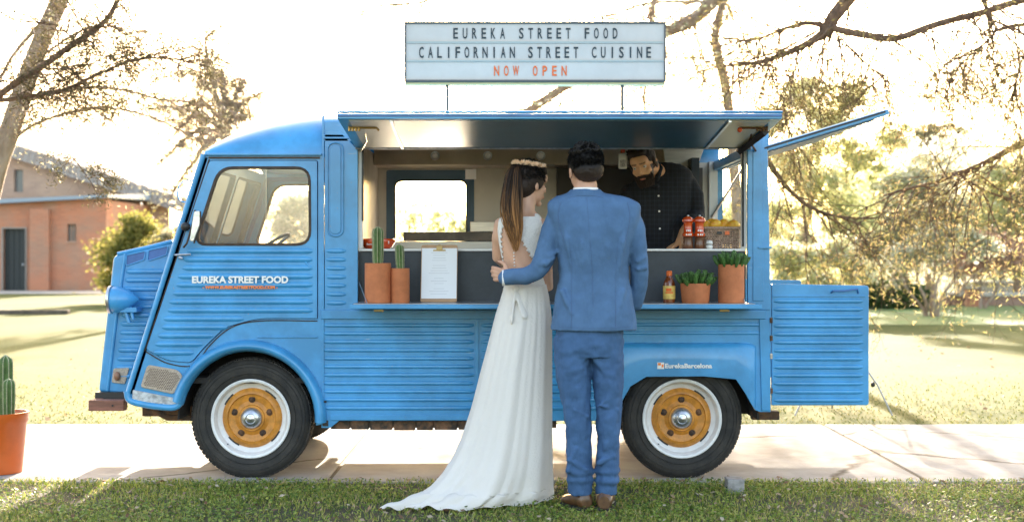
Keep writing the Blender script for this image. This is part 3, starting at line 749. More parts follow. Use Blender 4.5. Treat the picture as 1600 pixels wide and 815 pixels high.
# lower rear doors folded straight back
def rdoor(y0, y1, near):
    q = rpoly([(1206, 443), (1358, 446), (1358, 633), (1206, 633)], [0, 5, 5, 0])
    d = MB().xz(q, (), y0, y1).build('rear_door', BLUE, van, bevel=.006)
    yy = y0 if near else y1
    mb = ridges(MB(), [(1209, 1349, 470+i*12.9) for i in range(13)], 0, h=.026, d=.011); mb.v = [(v[0], yy+(v[1] if near else -v[1]), v[2]) for v in mb.v]
    mb.build('door_ridges', BLUE, d)
    mb = MB().box(X(1208), X(1352), yy-.006, yy+.006, Z(463.5), Z(461)); mb.build('door_crease', BLUE, d, bevel=.002)
    if near:
        MB().tube([P(1299, 457, y0-.005), P(1302, 454, y0-.03), P(1320, 454, y0-.03), P(1340, 451, y0-.02), P(1341, 458, y0-.005)], .0055).build('handle', BLUE_IN, d)
    for py in (500, 528, 556, 610):
        MB().tube([P(1205, py-4, y0-.004), P(1205, py+4, y0-.004)], .009).build('hinge', RUST if py != 556 else CHROME, d)
rdoor(.004, .03, True); rdoor(W-.03, W-.004, False)
# underside: chassis, axles, arches, exhaust
mb = MB().box(X(290, .4), X(1195, .4), .42, .50, .33, .42).box(X(290, .4), X(1195, .4), W-.50, W-.42, .33, .42)
for x in (-1.3, -.75, -.1, .5, 1.2): mb.box(x, x+.07, .45, W-.45, .34, .41)
mb.build('chassis', RUST, van, bevel=.004)
mb = MB()
xx = X(515)
for i in range(7):
    w_ = rnd.uniform(.10, .16); mb.box(xx, xx+w_-.01, .05, .10, Z(674)+rnd.uniform(0, .01), Z(655)); xx += w_
mb.box(X(515), X(870), .06, .11, Z(670), Z(655)); mb.build('sill_blocks', mat('sill_timber', (.22, .11, .06), .8, c2=(.05, .035, .025), vscale=12, bump=.4), van, bevel=.003)
mb = MB().box(X(222, .3), X(300, .3), .3, .7, Z(650, .3), Z(634, .3)).tube([P(240, 640, .3), P(262, 652, .3), P(300, 652, .3)], .02); mb.build('front_subframe', RUST, van, bevel=.005)
mb = MB().lathe([(.04, 0), (.04, W-.3)], (X(388), .15, .34), 'Y', 12).lathe([(.045, 0), (.045, W-.3)], (X(1067), .15, .34), 'Y', 12); mb.build('axles', RUST, van)
mb = MB().box(X(1175, .2), X(1217, .2), .18, .26, Z(655, .2), Z(642, .2)).box(X(1180, .2), X(1200, .2), .26, W-.2, Z(655, .2), Z(645, .2)); mb.build('rear_bumper', RUST, van, bevel=.004)
ARCHM = mat('wheel_arch_liner', (.02, .018, .017), .9)
for cx, r in ((388, .41), (1072, .42)):
    for s0, s1 in ((.03, .33), (W-.33, W-.03)):
        rg = []
        for i in range(17):
            a = PI*i/16; rg.append([Vector((X(cx)+r*math.cos(a)*q, y, .34+max(-.05, r*math.sin(a)*q*.98))) for q, y in ((1, s0), (1, s1), (1.02, s1), (1.02, s0))])
        MB().rings(rg).build('wheel_arch', ARCHM, van)
        yb = s1 if s0 < .5 else s0
        MB().plate([(X(cx)+r*math.cos(PI*i/16), .34+r*math.sin(PI*i/16)) for i in range(17)], o=(0, yb, 0), t=.006).build('arch_back', ARCHM, van)
# cab floor, seat, dash, wheel
MB().box(X(245), X(505), .04, W-.04, .55, .58).build('cab_floor', ARCHM, van)
MB().box(X(470), X(500), .06, W-.06, .58, 1.22).build('cab_bulkhead', BLUE_IN, van)
for yy in (.25, 1.15):
    st = MB().box(X(395), X(455), yy, yy+.5, .82, .93).build('seat', mat('grey_seat', (.35, .35, .36), .8) if 'grey_seat' not in MATS else MATS['grey_seat'], van, bevel=.03, seg=3)
    MB().obox(((X(462)), yy+.25, 1.12), (.03, 0, .01), (0, .25, 0), (.02, 0, .22)).build('seat_back', MATS['grey_seat'], van, bevel=.03, seg=3)
MB().box(X(282), X(318), .05, W-.05, 1.16, 1.24).build('dashboard', mat('pale_dash', (.6, .6, .58), .5), van, bevel=.02)
c = Vector((X(345), 1.4, 1.33)); t = (Vector((-.55, 0, .83)))
sw = [c+Vector((math.cos(a)*.83*.2, math.sin(a)*.2, math.cos(a)*.55*.2)) for a in [2*PI*i/28 for i in range(29)]]
MB().tube(sw, .011).tube([c, c+Vector((.0, .19, 0))], .01).tube([c, c-Vector((.0, .19, 0))], .01).tube([c, c+Vector((-.2, 0, -.3))], .018).build('steering_wheel', MATS['grey_seat'], van)
MB().box(X(345), X(500), .03, W-.03, 1.875, 1.885).build('cab_headlining', BLUE_IN, van)

# wheels
wheel = empty('wheel', (X(390), .13, .345)); 
def mk_wheel(c, e):
    c = Vector(c)
    prof = [(.225, -.085), (.245, -.097), (.28, -.106), (.31, -.104), (.332, -.092), (.345, -.070), (.349, -.03), (.349, .03), (.345, .07), (.332, .092), (.31, .104), (.28, .106), (.245, .097), (.225, .085)]
    MB().lathe(prof, c, 'Y', 64, True).build('tyre', TYRE, e)
    mb = MB()
    for k in range(72):
        a = 2*PI*k/72
        for yy, s_ in ((-.062, 1), (-.022, -1), (.022, 1), (.062, -1)):
            r_ = .3495 if abs(yy) < .05 else .3455
            p = c+Vector((math.cos(a+s_*.012)*r_, yy, math.sin(a+s_*.012)*r_)); u = Vector((-math.sin(a), 0, math.cos(a)))*.0125; n = Vector((math.cos(a), 0, math.sin(a)))*.004
            mb.obox(p, u+Vector((0, .003*s_, 0)), (0, .016, 0), n)
    o = mb.build('tread_blocks', TYRE, e); o['kind'] = 'stuff'
    mb = MB()
    for rr in (.262, .300, .318):
        mb.lathe([(rr-.002, -.1055 if rr < .31 else -.101), (rr, -.1085 if rr < .31 else -.104), (rr+.002, -.1055 if rr < .31 else -.101)], c, 'Y', 64, True)
    mb.build('sidewall_beads', TYRE, e)
    MB().lathe([(.228, -.088), (.231, -.098), (.226, -.102), (.215, -.098), (.205, -.080), (.200, -.06), (.178, -.045), (.170, -.04), (.170, .06), (.225, .08)], c, 'Y', 56, True).build('rim', WHEELW, e)
    d = MB().lathe([(.176, -.040), (.170, -.052), (.150, -.066), (.142, -.068), (.137, -.058), (.10, -.050), (.078, -.060), (.074, -.070), (.01, -.070), (.01, -.03), (.16, -.03)], c, 'Y', 48).build('wheel_disc', WHEELO, e)
    mb = MB()
    for k in range(4):
        a = 2*PI*k/4+.9
        rg = [(math.cos(a+q), math.sin(a+q)) for q in np.linspace(-.22, .22, 7)]
        pol = [(c.x+x*.171, c.z+z*.171) for x, z in rg]+[(c.x+x*.186, c.z+z*.186) for x, z in rg[::-1]]
        mb.plate(pol, o=(0, c.y-.0475, 0), t=.003)
    o = mb.build('disc_slots', BLACKP, e); o['kind'] = 'stuff'
    for k in range(5):
        a = 2*PI*k/5+PI/2+.0; p = c+Vector((math.cos(a)*.108, -.052, math.sin(a)*.108))
        MB().lathe([(.013, .0), (.013, -.012), (.006, -.018)], p, 'Y', 6).lathe([(.020, .001), (.020, -.003)], p, 'Y', 14).build('wheel_nut', RUST, e)
    MB().lathe([(.060, -.066), (.063, -.074), (.058, -.088), (.044, -.100), (.030, -.106), (.026, -.100), (.012, -.104), (.004, -.108)], c, 'Y', 32).build('hub_cap', CHROME, e)
    MB().tube([c+Vector((-.14, -.06, -.155)), c+Vector((-.135, -.085, -.148))], .004).build('valve', BLACKP, e)
mk_wheel((X(390), .13, .345), wheel)
wheel.parent = van; wheel.location = Vector((X(390), .13, .345))-Vector((0, .95, 0))
w2 = copy_tree(wheel, van); w2.location = Vector((X(1067), .13, .345))-Vector((0, .95, 0)); w2.rotation_euler = (0, 0, 0)
for x in (390, 1067):
    w = copy_tree(wheel, van); w.location = Vector((X(x), W-.13, .345))-Vector((0, .95, 0)); w.rotation_euler = (0, 0, PI)

# ------------------------------------------------------------------ ROOFTOP SIGN
SY = .85
sign = empty('rooftop_sign', (X(836, SY), SY, 2.1), 'long white letter board on two thin legs above the van roof', 'sign')
def sb(x0, y0, x1, y1, ya, yb, mb=None): return (mb or MB()).box(X(x0, SY), X(x1, SY), ya, yb, Z(y1, SY), Z(y0, SY))
sb(634, 37, 1038, 126, SY, SY+.11).build('panel', SIGNW, sign)
mb = sb(632, 34.5, 1040, 37.5, SY-.012, SY+.115); sb(632, 125, 1040, 128.3, SY-.012, SY+.115, mb); sb(632, 37.5, 634.5, 125, SY-.012, SY+.115, mb); sb(1037.5, 37.5, 1040, 125, SY-.012, SY+.115, mb)
mb.build('frame', SIGNF, sign, bevel=.002)
for y0 in (65.0, 94.0): sb(635, y0, 1037, y0+3, SY-.007, SY-.001).build('rail', SIGNR, sign)
sb(633, 128.6, 1039, 132, SY+.005, SY+.11).build('timber_base', mat('pale_timber', (.62, .48, .25), .6), sign)
for px in (698.5, 973): MB().box(X(px-2.2, SY), X(px+2.2, SY), SY+.03, SY+.055, 2.13, Z(129, SY)).build('leg', SIGNF, sign)
for body, x0, pitch, top, bot, m in (('EUREKA STREET FOOD', 712, 14.65, 43.5, 60.5, INK), ('CALIFORNIAN STREET CUISINE', 658.5, 14.2, 73, 90.5, INK), ('NOW OPEN', 776, 15.05, 102.5, 118.5, REDL)):
    for i, ch in enumerate(body):
        if ch == ' ': continue
        w = {'I': 2.2, 'W': 9.5, 'N': 8.0}.get(ch, 7.2)
        put_text('letter', ch, X(x0+i*pitch, SY), Z(bot, SY), SY-.004, (bot-top)*(D0+SY)/F, m, sign, width=w*(D0+SY)/F, bold=.0012)

# ------------------------------------------------------------------ THINGS ON THE SHELF AND COUNTER
def pot(px, ptop, pbot, hw, y, name, label, cat='potted plant', group=None, taper=.0, zb=None):
    zb = SHZ if zb is None else zb
    k = (D0+y)/F; c = Vector((X(px, y), y, zb)); r = hw*k; h = (pbot-ptop)*k
    e = empty(name, c, label, cat, group)
    MB().lathe([(r*.96*(1-taper), 0), (r*(1-taper), .004), (r, h-.004), (r*.985, h), (r*.90, h), (r*.88, h-.015), (.002, h-.016)], c, 'Z', 40).build('pot', TERRA, e)
    MB().lathe([(r*.89, h-.02), (r*.86, h-.011), (.004, h-.009)], c, 'Z', 24).build('soil', SOIL, e)
    return e, c+Vector((0, 0, h-.01)), r
def cactus_col(c, r, h, e, ribs=9, name='cactus_stem', lean=0):
    rings = []; n = ribs*6; L = 16
    for i in range(L+1):
        t = i/L; z = h*t; R = r*(.86+.14*math.sin(min(1, t*1.6)*PI/2)) * (1 if t < .86 else math.sqrt(max(.004, 1-((t-.86)/.14)**2)))
        rings.append([c+Vector((math.cos(2*PI*k/n)*R*(1+.16*math.cos(ribs*2*PI*k/n))+lean*t*h, math.sin(2*PI*k/n)*R*(1+.16*math.cos(ribs*2*PI*k/n)), z)) for k in range(n)])
    st = MB().rings(rings).build(name, CACT, e)
    mb = MB()
    for q in range(ribs):
        a = 2*PI*q/ribs
        pts = []
        for i in range(L+1):
            R = (rings[i][q*6]-c); pts.append(c+Vector((R.x, R.y, R.z))+Vector((math.cos(a), math.sin(a), 0))*.0004)
        mb.tube(pts, r*.075, 5)
        for i in range(1, L*2):
            t = i/(L*2); p = pts[min(L, int(t*L))].lerp(pts[min(L, int(t*L)+1)], t*L-int(t*L))
            for s_ in (-.8, 0, .8):
                d = Vector((math.cos(a+s_), math.sin(a+s_), rnd.uniform(-.3, .5)))*r*.3; mb.tube([p, p+d], [r*.02, r*.006], 3, False)
    mb.build('rib_spines', CACTR, e)
e, c, r = pot(590.5, 412, 474, 20.5, -.19, 'potted_cactus', 'tallest column cactus in the wide terracotta pot at the left end of the shelf'); cactus_col(c, .026, .215, e, 8)
e, c, r = pot(625.5, 420, 474, 14.5, -.19, 'potted_cactus', 'shorter column cactus in the slimmer terracotta pot beside the clipboard'); cactus_col(c, .020, .145, e, 8, lean=-.04)
def succulent(c, r, e, n, hmax):
    for i in range(n):
        a = i*2.4; rr = r*math.sqrt((i+.5)/n)*.98; p = c+Vector((math.cos(a)*rr, math.sin(a)*rr, 0)); h = hmax*rnd.uniform(.6, 1)*(1-.35*(rr/r)**2)
        out = Vector((math.cos(a), math.sin(a), 0))*rr*.45
        q = [p, p+out*.5+Vector((0, 0, h*.5)), p+out+Vector((0, 0, h))]
        mb = MB().capsule(q, [r*.10, r*.16, r*.13], 7)
        for k in range(5):
            t = .25+.17*k; s_ = q[0].lerp(q[2], t)
            for b in range(5):
                an = b*1.26+k*.6; d = Vector((math.cos(an), math.sin(an), .7)).normalized(); s2 = s_+d*r*.10; mb.capsule([s2, s2+d*r*.10], [r*.055, r*.03], 5)
        mb.build('succulent_stem', SUCC, e)
e, c, r = pot(1086.5, 444.5, 475, 23.5, -.2, 'potted_succulent', 'green succulent in a low wide terracotta pot on the shelf', taper=.1); succulent(c, r*.98, e, 22, .085)
e, c, r = pot(1142.5, 415, 475, 20.3, -.2, 'potted_succulent', 'green succulent in a tall terracotta pot at the right end of the shelf'); succulent(c, r*1.05, e, 24, .085)
# clipboard leaning on the counter front
cb = empty('clipboard', (X(685.5, -.1), -.1, SHZ), 'brown clipboard with a white menu sheet leaning on the dark counter front', 'clipboard')
def CP(px, t): # t 0 bottom .. 1 top; leans back
    return Vector((X(px, -.1), -.11+.10*t, SHZ+.002+t*(Z(383, -.02)-SHZ)))
u = (CP(714, 0)-CP(657, 0)); v = (CP(657, 1)-CP(657, 0)); n = Vector((0, -1, 0)); H = v.length; Wd = u.length; vn = v.normalized(); nn = vn.cross(Vector((1, 0, 0)))*-1
if nn.y > 0: nn = -nn
MB().plate(rpoly([(0, 0), (Wd, 0), (Wd, H), (0, H)], .012), o=CP(657, 0), u=(1, 0, 0), v=vn, n=-nn, t=.004).build('board', KRAFT, cb)
MB().plate([(.004, .020), (Wd-.003, .020), (Wd-.003, H*.94), (.004, H*.94)], o=CP(657, 0)+nn*.0005, u=(1, 0, 0), v=vn, n=nn, t=.0015).build('paper', PAPER, cb)
cc = CP(685.5, 0)+vn*H*.90+nn*.003
MB().obox(cc, (.036, 0, 0), vn*.004, nn*.003).obox(cc+vn*.012+nn*.006, (.017, 0, 0), vn*.012, nn*.003).tube([cc+vn*.02+nn*.008+Vector((math.cos(a)*.010, 0, 0))+vn*math.sin(a)*.014 for a in np.linspace(0, PI, 9)], .002).build('clip', BRASS, cb, bevel=.001)
faint = mat('faint_print', (.55, .56, .58), .7)
mb = MB()
for i in range(17):
    if i in (4, 9, 13): continue
    w_ = rnd.uniform(.25, .6)*Wd; p = CP(657, 0)+vn*(H*(.86-.045*i))+nn*.0022+Vector((Wd*.5, 0, 0)); mb.obox(p, (w_/2, 0, 0), vn*.0011, nn*.0002)
mb.build('menu_lines', faint, cb)
# hot sauce bottle
c = P(1045.5, 475, -.18); c.z = SHZ
b = empty('sauce_bottle', c, 'small hot sauce bottle with orange cap and yellow label on the shelf', 'bottle')
q = (D0-.18)/F
MB().lathe([(.03, 0), (.034, .004), (.034, .105), (.031, .118), (.022, .135), (.014, .15), (.012, .162), (.004, .163)], c, 'Z', 24).build('bottle', AMBER, b)
MB().lathe([(.0346, .022), (.0350, .024), (.0350, .094), (.0346, .096)], c, 'Z', 24).build('label', YELLOW, b)
MB().lathe([(.013, .15), (.0165, .152), (.0165, .178), (.012, .181), (.003, .181)], c, 'Z', 16).build('cap', ORANGE, b)
mb = MB(); 
for z0, z1, a0, a1 in ((.066, .082, -2.2, -1.3), (.054, .062, -2.3, -1.0)):
    rg = [[c+Vector((math.cos(a)*rr, math.sin(a)*rr, z)) for rr, z in ((.0354, z0), (.0354, z1), (.0345, z1), (.0345, z0))] for a in np.linspace(a0, a1, 8)]
    mb.rings(rg)
mb.build('label_print', REDL, b)
# red casserole shaped like a boat
CZ = Z(388.5, .12)
c = Vector((X(590, .15), .15, CZ)); k = (8.15)/F
bo = empty('red_dish', c, 'bright red boat shaped tin dish at the left end of the counter', 'dish')
rings = []
for h, a, y in ((0, 18.5, .035), (.002, 19.5, .04), (.022, 24, .055), (.045, 27.5, .065), (.056, 26.5, .063), (.059, 24.5, .06), (.050, 23.5, .055)):
    rings.append([c+Vector((math.copysign(abs(math.cos(t))**.7, math.cos(t))*a*k*(1.04 if math.cos(t) > 0 else 1), math.sin(t)*y, h)) for t in [2*PI*i/32 for i in range(32)]])
MB().rings(rings).build('hull', REDP, bo)
MB().box(c.x-.03, c.x+.03, c.y-.03, c.y+.03, CZ+.048, CZ+.080).build('cabin', REDP, bo, bevel=.006)
put_text('lettering', 'Barceloneta', c.x-.02, CZ+.022, c.y-.0595, .011, DECW, bo, width=.075)
mb = MB()
for h in (.030, .036, .042): mb.box(c.x+.067, c.x+.074, c.y-.06, c.y-.057, CZ+h, CZ+h+.003)
mb.build('white_stripes', DECW, bo)
# pepper mills
for px, lb in ((1075.5, 'red and wood pepper mill standing nearer the vendor\'s hand'), (1093.5, 'red and wood pepper mill standing beside the wicker basket')):
    c = Vector((X(px, .06), .075, CZ)); b = empty('pepper_mill', c, lb, 'pepper mill', 'pepper mills on the counter')
    MB().lathe([(.030, 0), (.0315, .003), (.030, .03), (.026, .05), (.029, .066), (.024, .07), (.004, .071)], c, 'Z', 24).build('mill_base', WOODM, b)
    MB().lathe([(.02, .069), (.0325, .072), (.0335, .085), (.026, .095), (.0245, .135), (.026, .150), (.036, .160), (.035, .170), (.026, .180), (.012, .188), (.003, .189)], c, 'Z', 24).build('mill_body', REDP, b)
    MB().ell(c+Vector((0, 0, .192)), (.007, .007, .007)).build('knob', CHROME, b)
    mb = MB()
    for z in (.105, .082):
        for a in (-.35, .05, .4):
            mb.obox(c+Vector((math.sin(a)*(.0255 if z > .1 else .0335), -math.cos(a)*(.0255 if z > .1 else .0335), z)), (.004, 0, 0), (0, .0008, 0), (0, 0, .005))
    mb.build('white_print', DECW, b)
# salt pot
c = Vector((X(1108.5, .05), .05, CZ)); b = empty('salt_pot', c, 'tiny white lidded pot in front of the wicker basket', 'pot')
MB().lathe([(.013, 0), (.019, .006), (.019, .018), (.014, .022)], c, 'Z', 18).build('body', WHITE, b)
MB().lathe([(.012, .020), (.012, .027), (.003, .027)], c, 'Z', 12).build('dark_gap', BLACKP, b)
MB().lathe([(.018, .027), (.020, .034), (.016, .045), (.004, .050)], c, 'Z', 18).build('lid', WHITE, b)
# wicker basket with lemons
y0, y1 = .12, .34; xa, xb = X(1101, .12), X(1156, .12)
bk = empty('wicker_basket', ((xa+xb)/2, .23, CZ), 'brown wicker basket at the right end of the counter', 'basket')
hB = .122; mbA, mbB = MB(), MB()
def wall(p0, p1, rows=11, cols=13):
    p0, p1 = Vector(p0), Vector(p1); d = (p1-p0); L = d.length; d.normalize(); n = Vector((-d.y, d.x, 0))
    for r_ in range(rows):
        z = CZ+.006+hB*r_/rows; grow = 1+.06*r_/rows
        pts = []
        for i in range(cols*2+1):
            t = i/(cols*2); off = .0035*math.sin(PI*(i+.5*0)+PI*r_)*((i % 2)*2-1) if False else .0035*math.cos(PI*i/1+PI*r_)
            m_ = (p0+p1)/2; pts.append(m_+(p0.lerp(p1, t)-m_)*grow+n*off+Vector((0, 0, z-CZ)))
        mbA.tube(pts, .0047, 5)
    for i in range(cols):
        t = (i+.5)/cols; m_ = (p0+p1)/2; a = p0.lerp(p1, t); mbB.tube([a, m_+(a-m_)*1.06+Vector((0, 0, hB))], .003, 5)
c4 = [(xa+.006, y0+.006, CZ), (xb-.006, y0+.006, CZ), (xb-.006, y1-.006, CZ), (xa+.006, y1-.006, CZ)]
for i in range(4): wall(c4[i], c4[(i+1) % 4])
mbA.build('weave', WICK, bk); mbB.build('stakes', WICK, bk)
g = .004
for dz in (0, .009): pass
MB().tube([Vector(q)+Vector(((-1 if i in (0, 3) else 1)*.006, (-1 if i < 2 else 1)*.006, hB)) for i, q in enumerate(c4+[c4[0]]) for i in [i % 4]], .008, 8).build('rim', WICK, bk)
MB().box(xa+.008, xb-.008, y0+.008, y1-.008, CZ+.001, CZ+.008).build('base', WICK, bk)
MB().box(X(1120, .12), X(1128, .12), y0-.006, y0-.002, CZ+.085, CZ+.102).build('label_tag', BLACKP, bk)
MB().obox(((X(1136, .12)), y0-.006, CZ+.093), (.013, 0, 0), (0, .003, 0), (0, 0, .011)).build('orange_tag', ORANGE, bk)
# pile of lemons: each its own thing
spots = [(1104, .2, .118, 0, 'half hidden at the left corner'), (1118, .17, .126, .5, 'largest, leaning at the left of the pile'), (1131, .2, .128, 1.2, 'cut face showing in the middle of the pile'), (1146, .18, .122, .3, 'rightmost, resting on the basket rim'), (1112, .28, .132, 2, 'at the back left of the pile'), (1138, .28, .116, .9, 'low at the back of the pile')]
for px, y, z, a, lb in spots:
    MB().lathe([(.002, -.043), (.007, -.040), (.020, -.031), (.031, -.012), (.033, .004), (.026, .022), (.013, .034), (.006, .040), (.002, .042)], (0, 0, 0), 'X', 18)
    mb = MB().lathe([(.002, -.043), (.007, -.040), (.020, -.031), (.031, -.012), (.033, .004), (.026, .022), (.013, .034), (.006, .040), (.002, .042)], (0, 0, 0), 'X', 18)
    o = mb.build('lemon', LEMON); o.location = (X(px, y), y, CZ+z+.018); o.rotation_euler = (0, rnd.uniform(-.4, .4), a)
    tag(o, 'orange yellow lemon in the wicker basket, '+lb, 'lemon', 'lemons in the basket')
# hanging label by the vendor
c = P(973, 245, .35)
lb = empty('hanging_bottle', c, 'small white bottle with red cap hanging beside the vendor\'s head', 'bottle')
MB().box(c.x-.026, c.x+.026, c.y-.012, c.y+.012, Z(264, .35), Z(239, .35)).build('bottle', mat('milky_plastic', (.55, .52, .48), .35), lb, bevel=.006)
MB().box(c.x-.012, c.x+.012, c.y-.010, c.y+.010, Z(238.8, .35), Z(233, .35)).build('cap', REDP, lb, bevel=.003)
MB().box(c.x-.017, c.x+.017, c.y-.0135, c.y-.012, Z(261, .35), Z(250, .35)).build('label', mat('grey_print', (.3, .28, .27), .6, var=.4, vscale=120), lb)
MB().tube([c+Vector((0, 0, .03)), Vector((c.x, c.y, 1.94))], .001).build('cord', BLACKP, lb)

# ------------------------------------------------------------------ PEOPLE
SKIN = attrmat('skin', .5, .04, 250, .08)
HAIR = attrmat('hair', .55, .25, 160); HAIR.node_tree.nodes['Principled BSDF'].inputs['Specular IOR Level'].default_value = .25
SUIT = mat('blue_suit_cloth', (.066, .145, .262), .85, var=.10, vscale=7, bump=.10, bscale=420, spec=.2)
TROU = mat('blue_trouser_cloth', (.042, .110, .225), .8, var=.12, vscale=6, bump=.10, bscale=420, spec=.25)
SHIRTW = mat('white_shirt', (.8, .8, .8), .7)
SHOE = mat('brown_leather', (.10, .045, .02), .35, var=.3, vscale=20, coat=.3)
LACE = mat('ivory_lace', (.88, .85, .80), .8, bump=.8, bscale=170)
CHIF = mat('ivory_chiffon', (.88, .84, .79), .85, bump=.45, bscale=95, transl=.3, spec=.2)
GOLD = mat('gold_flower_crown', (.92, .62, .40), .5)
def frame(fwd, up=(0, 0, 1)):
    f = Vector(fwd).normalized(); u = Vector(up); r = f.cross(u).normalized(); u = r.cross(f)
    return Matrix((r, f, u)).transposed()
def head(mb, c, M, s=1.0, fem=False):
    T = lambda p: c+M@(Vector(p)*s)
    def el(p, r, rot=None):
        n0 = len(mb.v); mb.ell((0, 0, 0), Vector(r)*s, rot); 
        for i in range(n0, len(mb.v)): mb.v[i] = tuple(c+M@(Vector(mb.v[i])+Vector(p)*s))
    w = .94 if fem else 1
    el((0, -.017, .03), (.077*w, .097, .087)); el((0, .028, -.028), (.063*w, .064, .082)); el((0, .030, -.07), (.048*w, .048, .036 if fem else .040))
    el((0, .074, -.098), (.017, .017, .015)); el((0, .055, .04), (.058, .042, .045))
    mb.capsule([T((0, .088, .008)), T((0, .105, -.022))], [.0075*s, .0105*s], 8)
    for q in (-1, 1):
        el((q*.010, .098, -.030), (.008, .010, .007)); el((q*.038*w, .060, -.022), (.022, .022, .020)); el((q*.080*w, -.008, -.010), (.008, .018, .031), (.1, 0, q*.35))
        mb.capsule([T((q*.012, .088, .026)), T((q*.042, .076, .026))], .0075*s, 8)
    el((0, .092, -.058), (.021, .010, .006)); el((0, .090, -.066), (.018, .010, .006))
def eyes(c, M, s, parent):
    for q in (-1, 1):
        p = c+M@(Vector((q*.030, .0715, .006))*s); e = MB().ell(p, (.0118*s,)*3).build('eye', mat('eye_white', (.5, .46, .42), .3) if 'eye_white' not in MATS else MATS['eye_white'], parent)
        f = (M@Vector((0, 1, 0))); MB().ell(p+f*.0088*s, (.0045*s,)*3).build('iris', BLACKP, e)
def hand(mb, wr, fd, pn, thumb, curl=(.35, .5, .4), s=1.0, spread=.0):
    wr, fd, pn = Vector(wr), Vector(fd).normalized(), Vector(pn).normalized(); ac = fd.cross(pn).normalized(); pn = ac.cross(fd).normalized()*(1 if ac.cross(fd).dot(pn) > 0 else -1)
    th = Vector(thumb); sg = 1 if ac.dot(th) > 0 else -1; ac = ac*sg
    for i, (off, ln, ml) in enumerate(((.030, .070, .092), (.010, .079, .096), (-.010, .073, .092), (-.029, .057, .084))):
        kn = wr+fd*ml*s+ac*off*s; mb.capsule([wr+fd*.012*s+ac*off*.55*s, kn], [.012*s, .0112*s], 8, .95)
        d = (fd+ac*spread*off*20).normalized(); p = kn; pts = [p]; a = 0
        for j, fr in enumerate((.45, .32, .23)):
            a += curl[j]*(1+.12*i); dd = d*math.cos(a)+pn*math.sin(a); p = p+dd*ln*fr*s; pts.append(p)
        mb.capsule(pts, [.0098*s, .0092*s, .0085*s, .0068*s], 8)
    mb.ell(wr+fd*.045*s, (.03*s, .03*s, .013*s)) if False else None
    b = wr+fd*.022*s+ac*.022*s+pn*.006*s; d = (ac*.75+fd*.6+pn*.25).normalized(); k1 = b+d*.040*s; k2 = k1+(d*.5+fd*.7+pn*.2).normalized()*.032*s; k3 = k2+(fd*.9+pn*.35).normalized()*.024*s
    mb.capsule([b, k1, k2, k3], [.0145*s, .0118*s, .0102*s, .008*s], 8)
def ering(cx, py, hw, d, y, n=40, e=2.3, tilt=0):
    c = P(cx, py, y); k = (D0+y)/F; R = []
    for i in range(n):
        a = 2*PI*i/n; ca, sa = math.cos(a), math.sin(a)
        R.append(c+Vector((math.copysign(abs(ca)**(2/e), ca)*hw*k, math.copysign(abs(sa)**(2/e), sa)*d, tilt*sa)))
    return R
def smooth_rings(keys, y0, sub=5, n=40, e=2.3):
    """keys: (cx, py, hw, depth, dy)"""
    pts = [Vector((k[0], k[1], k[2])) for k in keys]; q = spline(pts, sub); q2 = spline([Vector((k[3], k[4], 0)) for k in keys], sub)
    return [ering(a.x, a.y, max(.5, a.z), max(.004, b.x), y0+b.y, n, e) for a, b in zip(q, q2)]

def cloth_folds(m, scale=8, st=(1.7, 1.7, .55), dist=.016, strength=.8):
    n, l = m.node_tree.nodes, m.node_tree.links; b = n['Principled BSDF']
    tc = n.new('ShaderNodeTexCoord'); mp = n.new('ShaderNodeMapping'); mp.inputs['Scale'].default_value = st; l.new(tc.outputs['Object'], mp.inputs[0])
    q = n.new('ShaderNodeTexNoise'); q.inputs['Scale'].default_value = scale; q.inputs['Detail'].default_value = 3; q.inputs['Distortion'].default_value = .6; l.new(mp.outputs[0], q.inputs['Vector'])
    bp = n.new('ShaderNodeBump'); bp.inputs['Strength'].default_value = strength; bp.inputs['Distance'].default_value = dist; l.new(q.outputs[0], bp.inputs['Height'])
    old = b.inputs['Normal'].links[0].from_node if b.inputs['Normal'].links else None
    if old: l.new(bp.outputs[0], old.inputs['Normal'])
    else: l.new(bp.outputs[0], b.inputs['Normal'])
for m_ in (SUIT, TROU): cloth_folds(m_)
from mathutils.bvhtree import BVHTree
def drape(ob, pts, off=.0006):
    """points on the camera-side surface of a garment, through pixel guides"""
    me = ob.data; bv = BVHTree.FromPolygons([v.co for v in me.vertices], [p.vertices[:] for p in me.polygons]); out = []
    g = ORG[ob.name]
    for px, py in pts:
        a = P(px, py, -1.6); d = (a-Vector((0, -D0, CH))).normalized(); h = bv.ray_cast(a-g, d)
        if h[0] is not None: out.append(h[0]+g-d*off)
    return out
# ---- groom
GY = -.96
def G(px, py, dy=0): return P(px, py, GY+dy)
gr_ = empty('person', G(920, 795), 'man seen from behind in a blue suit with his arm around the bride', 'person')
gr_.location.z = 0; ORG[gr_.name] = gr_.location.copy()
HM = frame((-.36, 1, -.05), (-.08, 0, 1)); hc = G(914, 265.5, 0)
mb = MB(); head(mb, hc, HM, 1.04)
mb.capsule([G(915, 285, -.005), G(915, 306, -.01)], [.056, .066], 16)
mb.rings(smooth_rings([(915, 304, 24, .06, 0), (918, 324, 40, .06, 0), (922, 348, 48, .09, 0), (926, 430, 46, .10, 0), (922, 500, 50, .11, 0), (922, 545, 46, .10, 0)], GY, 3, 24))
mb.capsule([G(878, 345, 0), G(850, 418, .0), G(800, 432, .07)], [.038, .036, .026], 12); hand(mb, G(797, 431, .075), (-.80, .50, .10), (.45, .85, .0), (.1, 0, 1), (.55, .55, .4), 1.02)
mb.capsule([G(976, 345, 0), G(997, 412, .01), G(991, 466, .09)], [.038, .034, .026], 12); hand(mb, G(988, 474, .13), (-.35, .35, -.85), (-.8, -.2, .3), (0, 1, 0), (.3, .3, .2), 1.02)
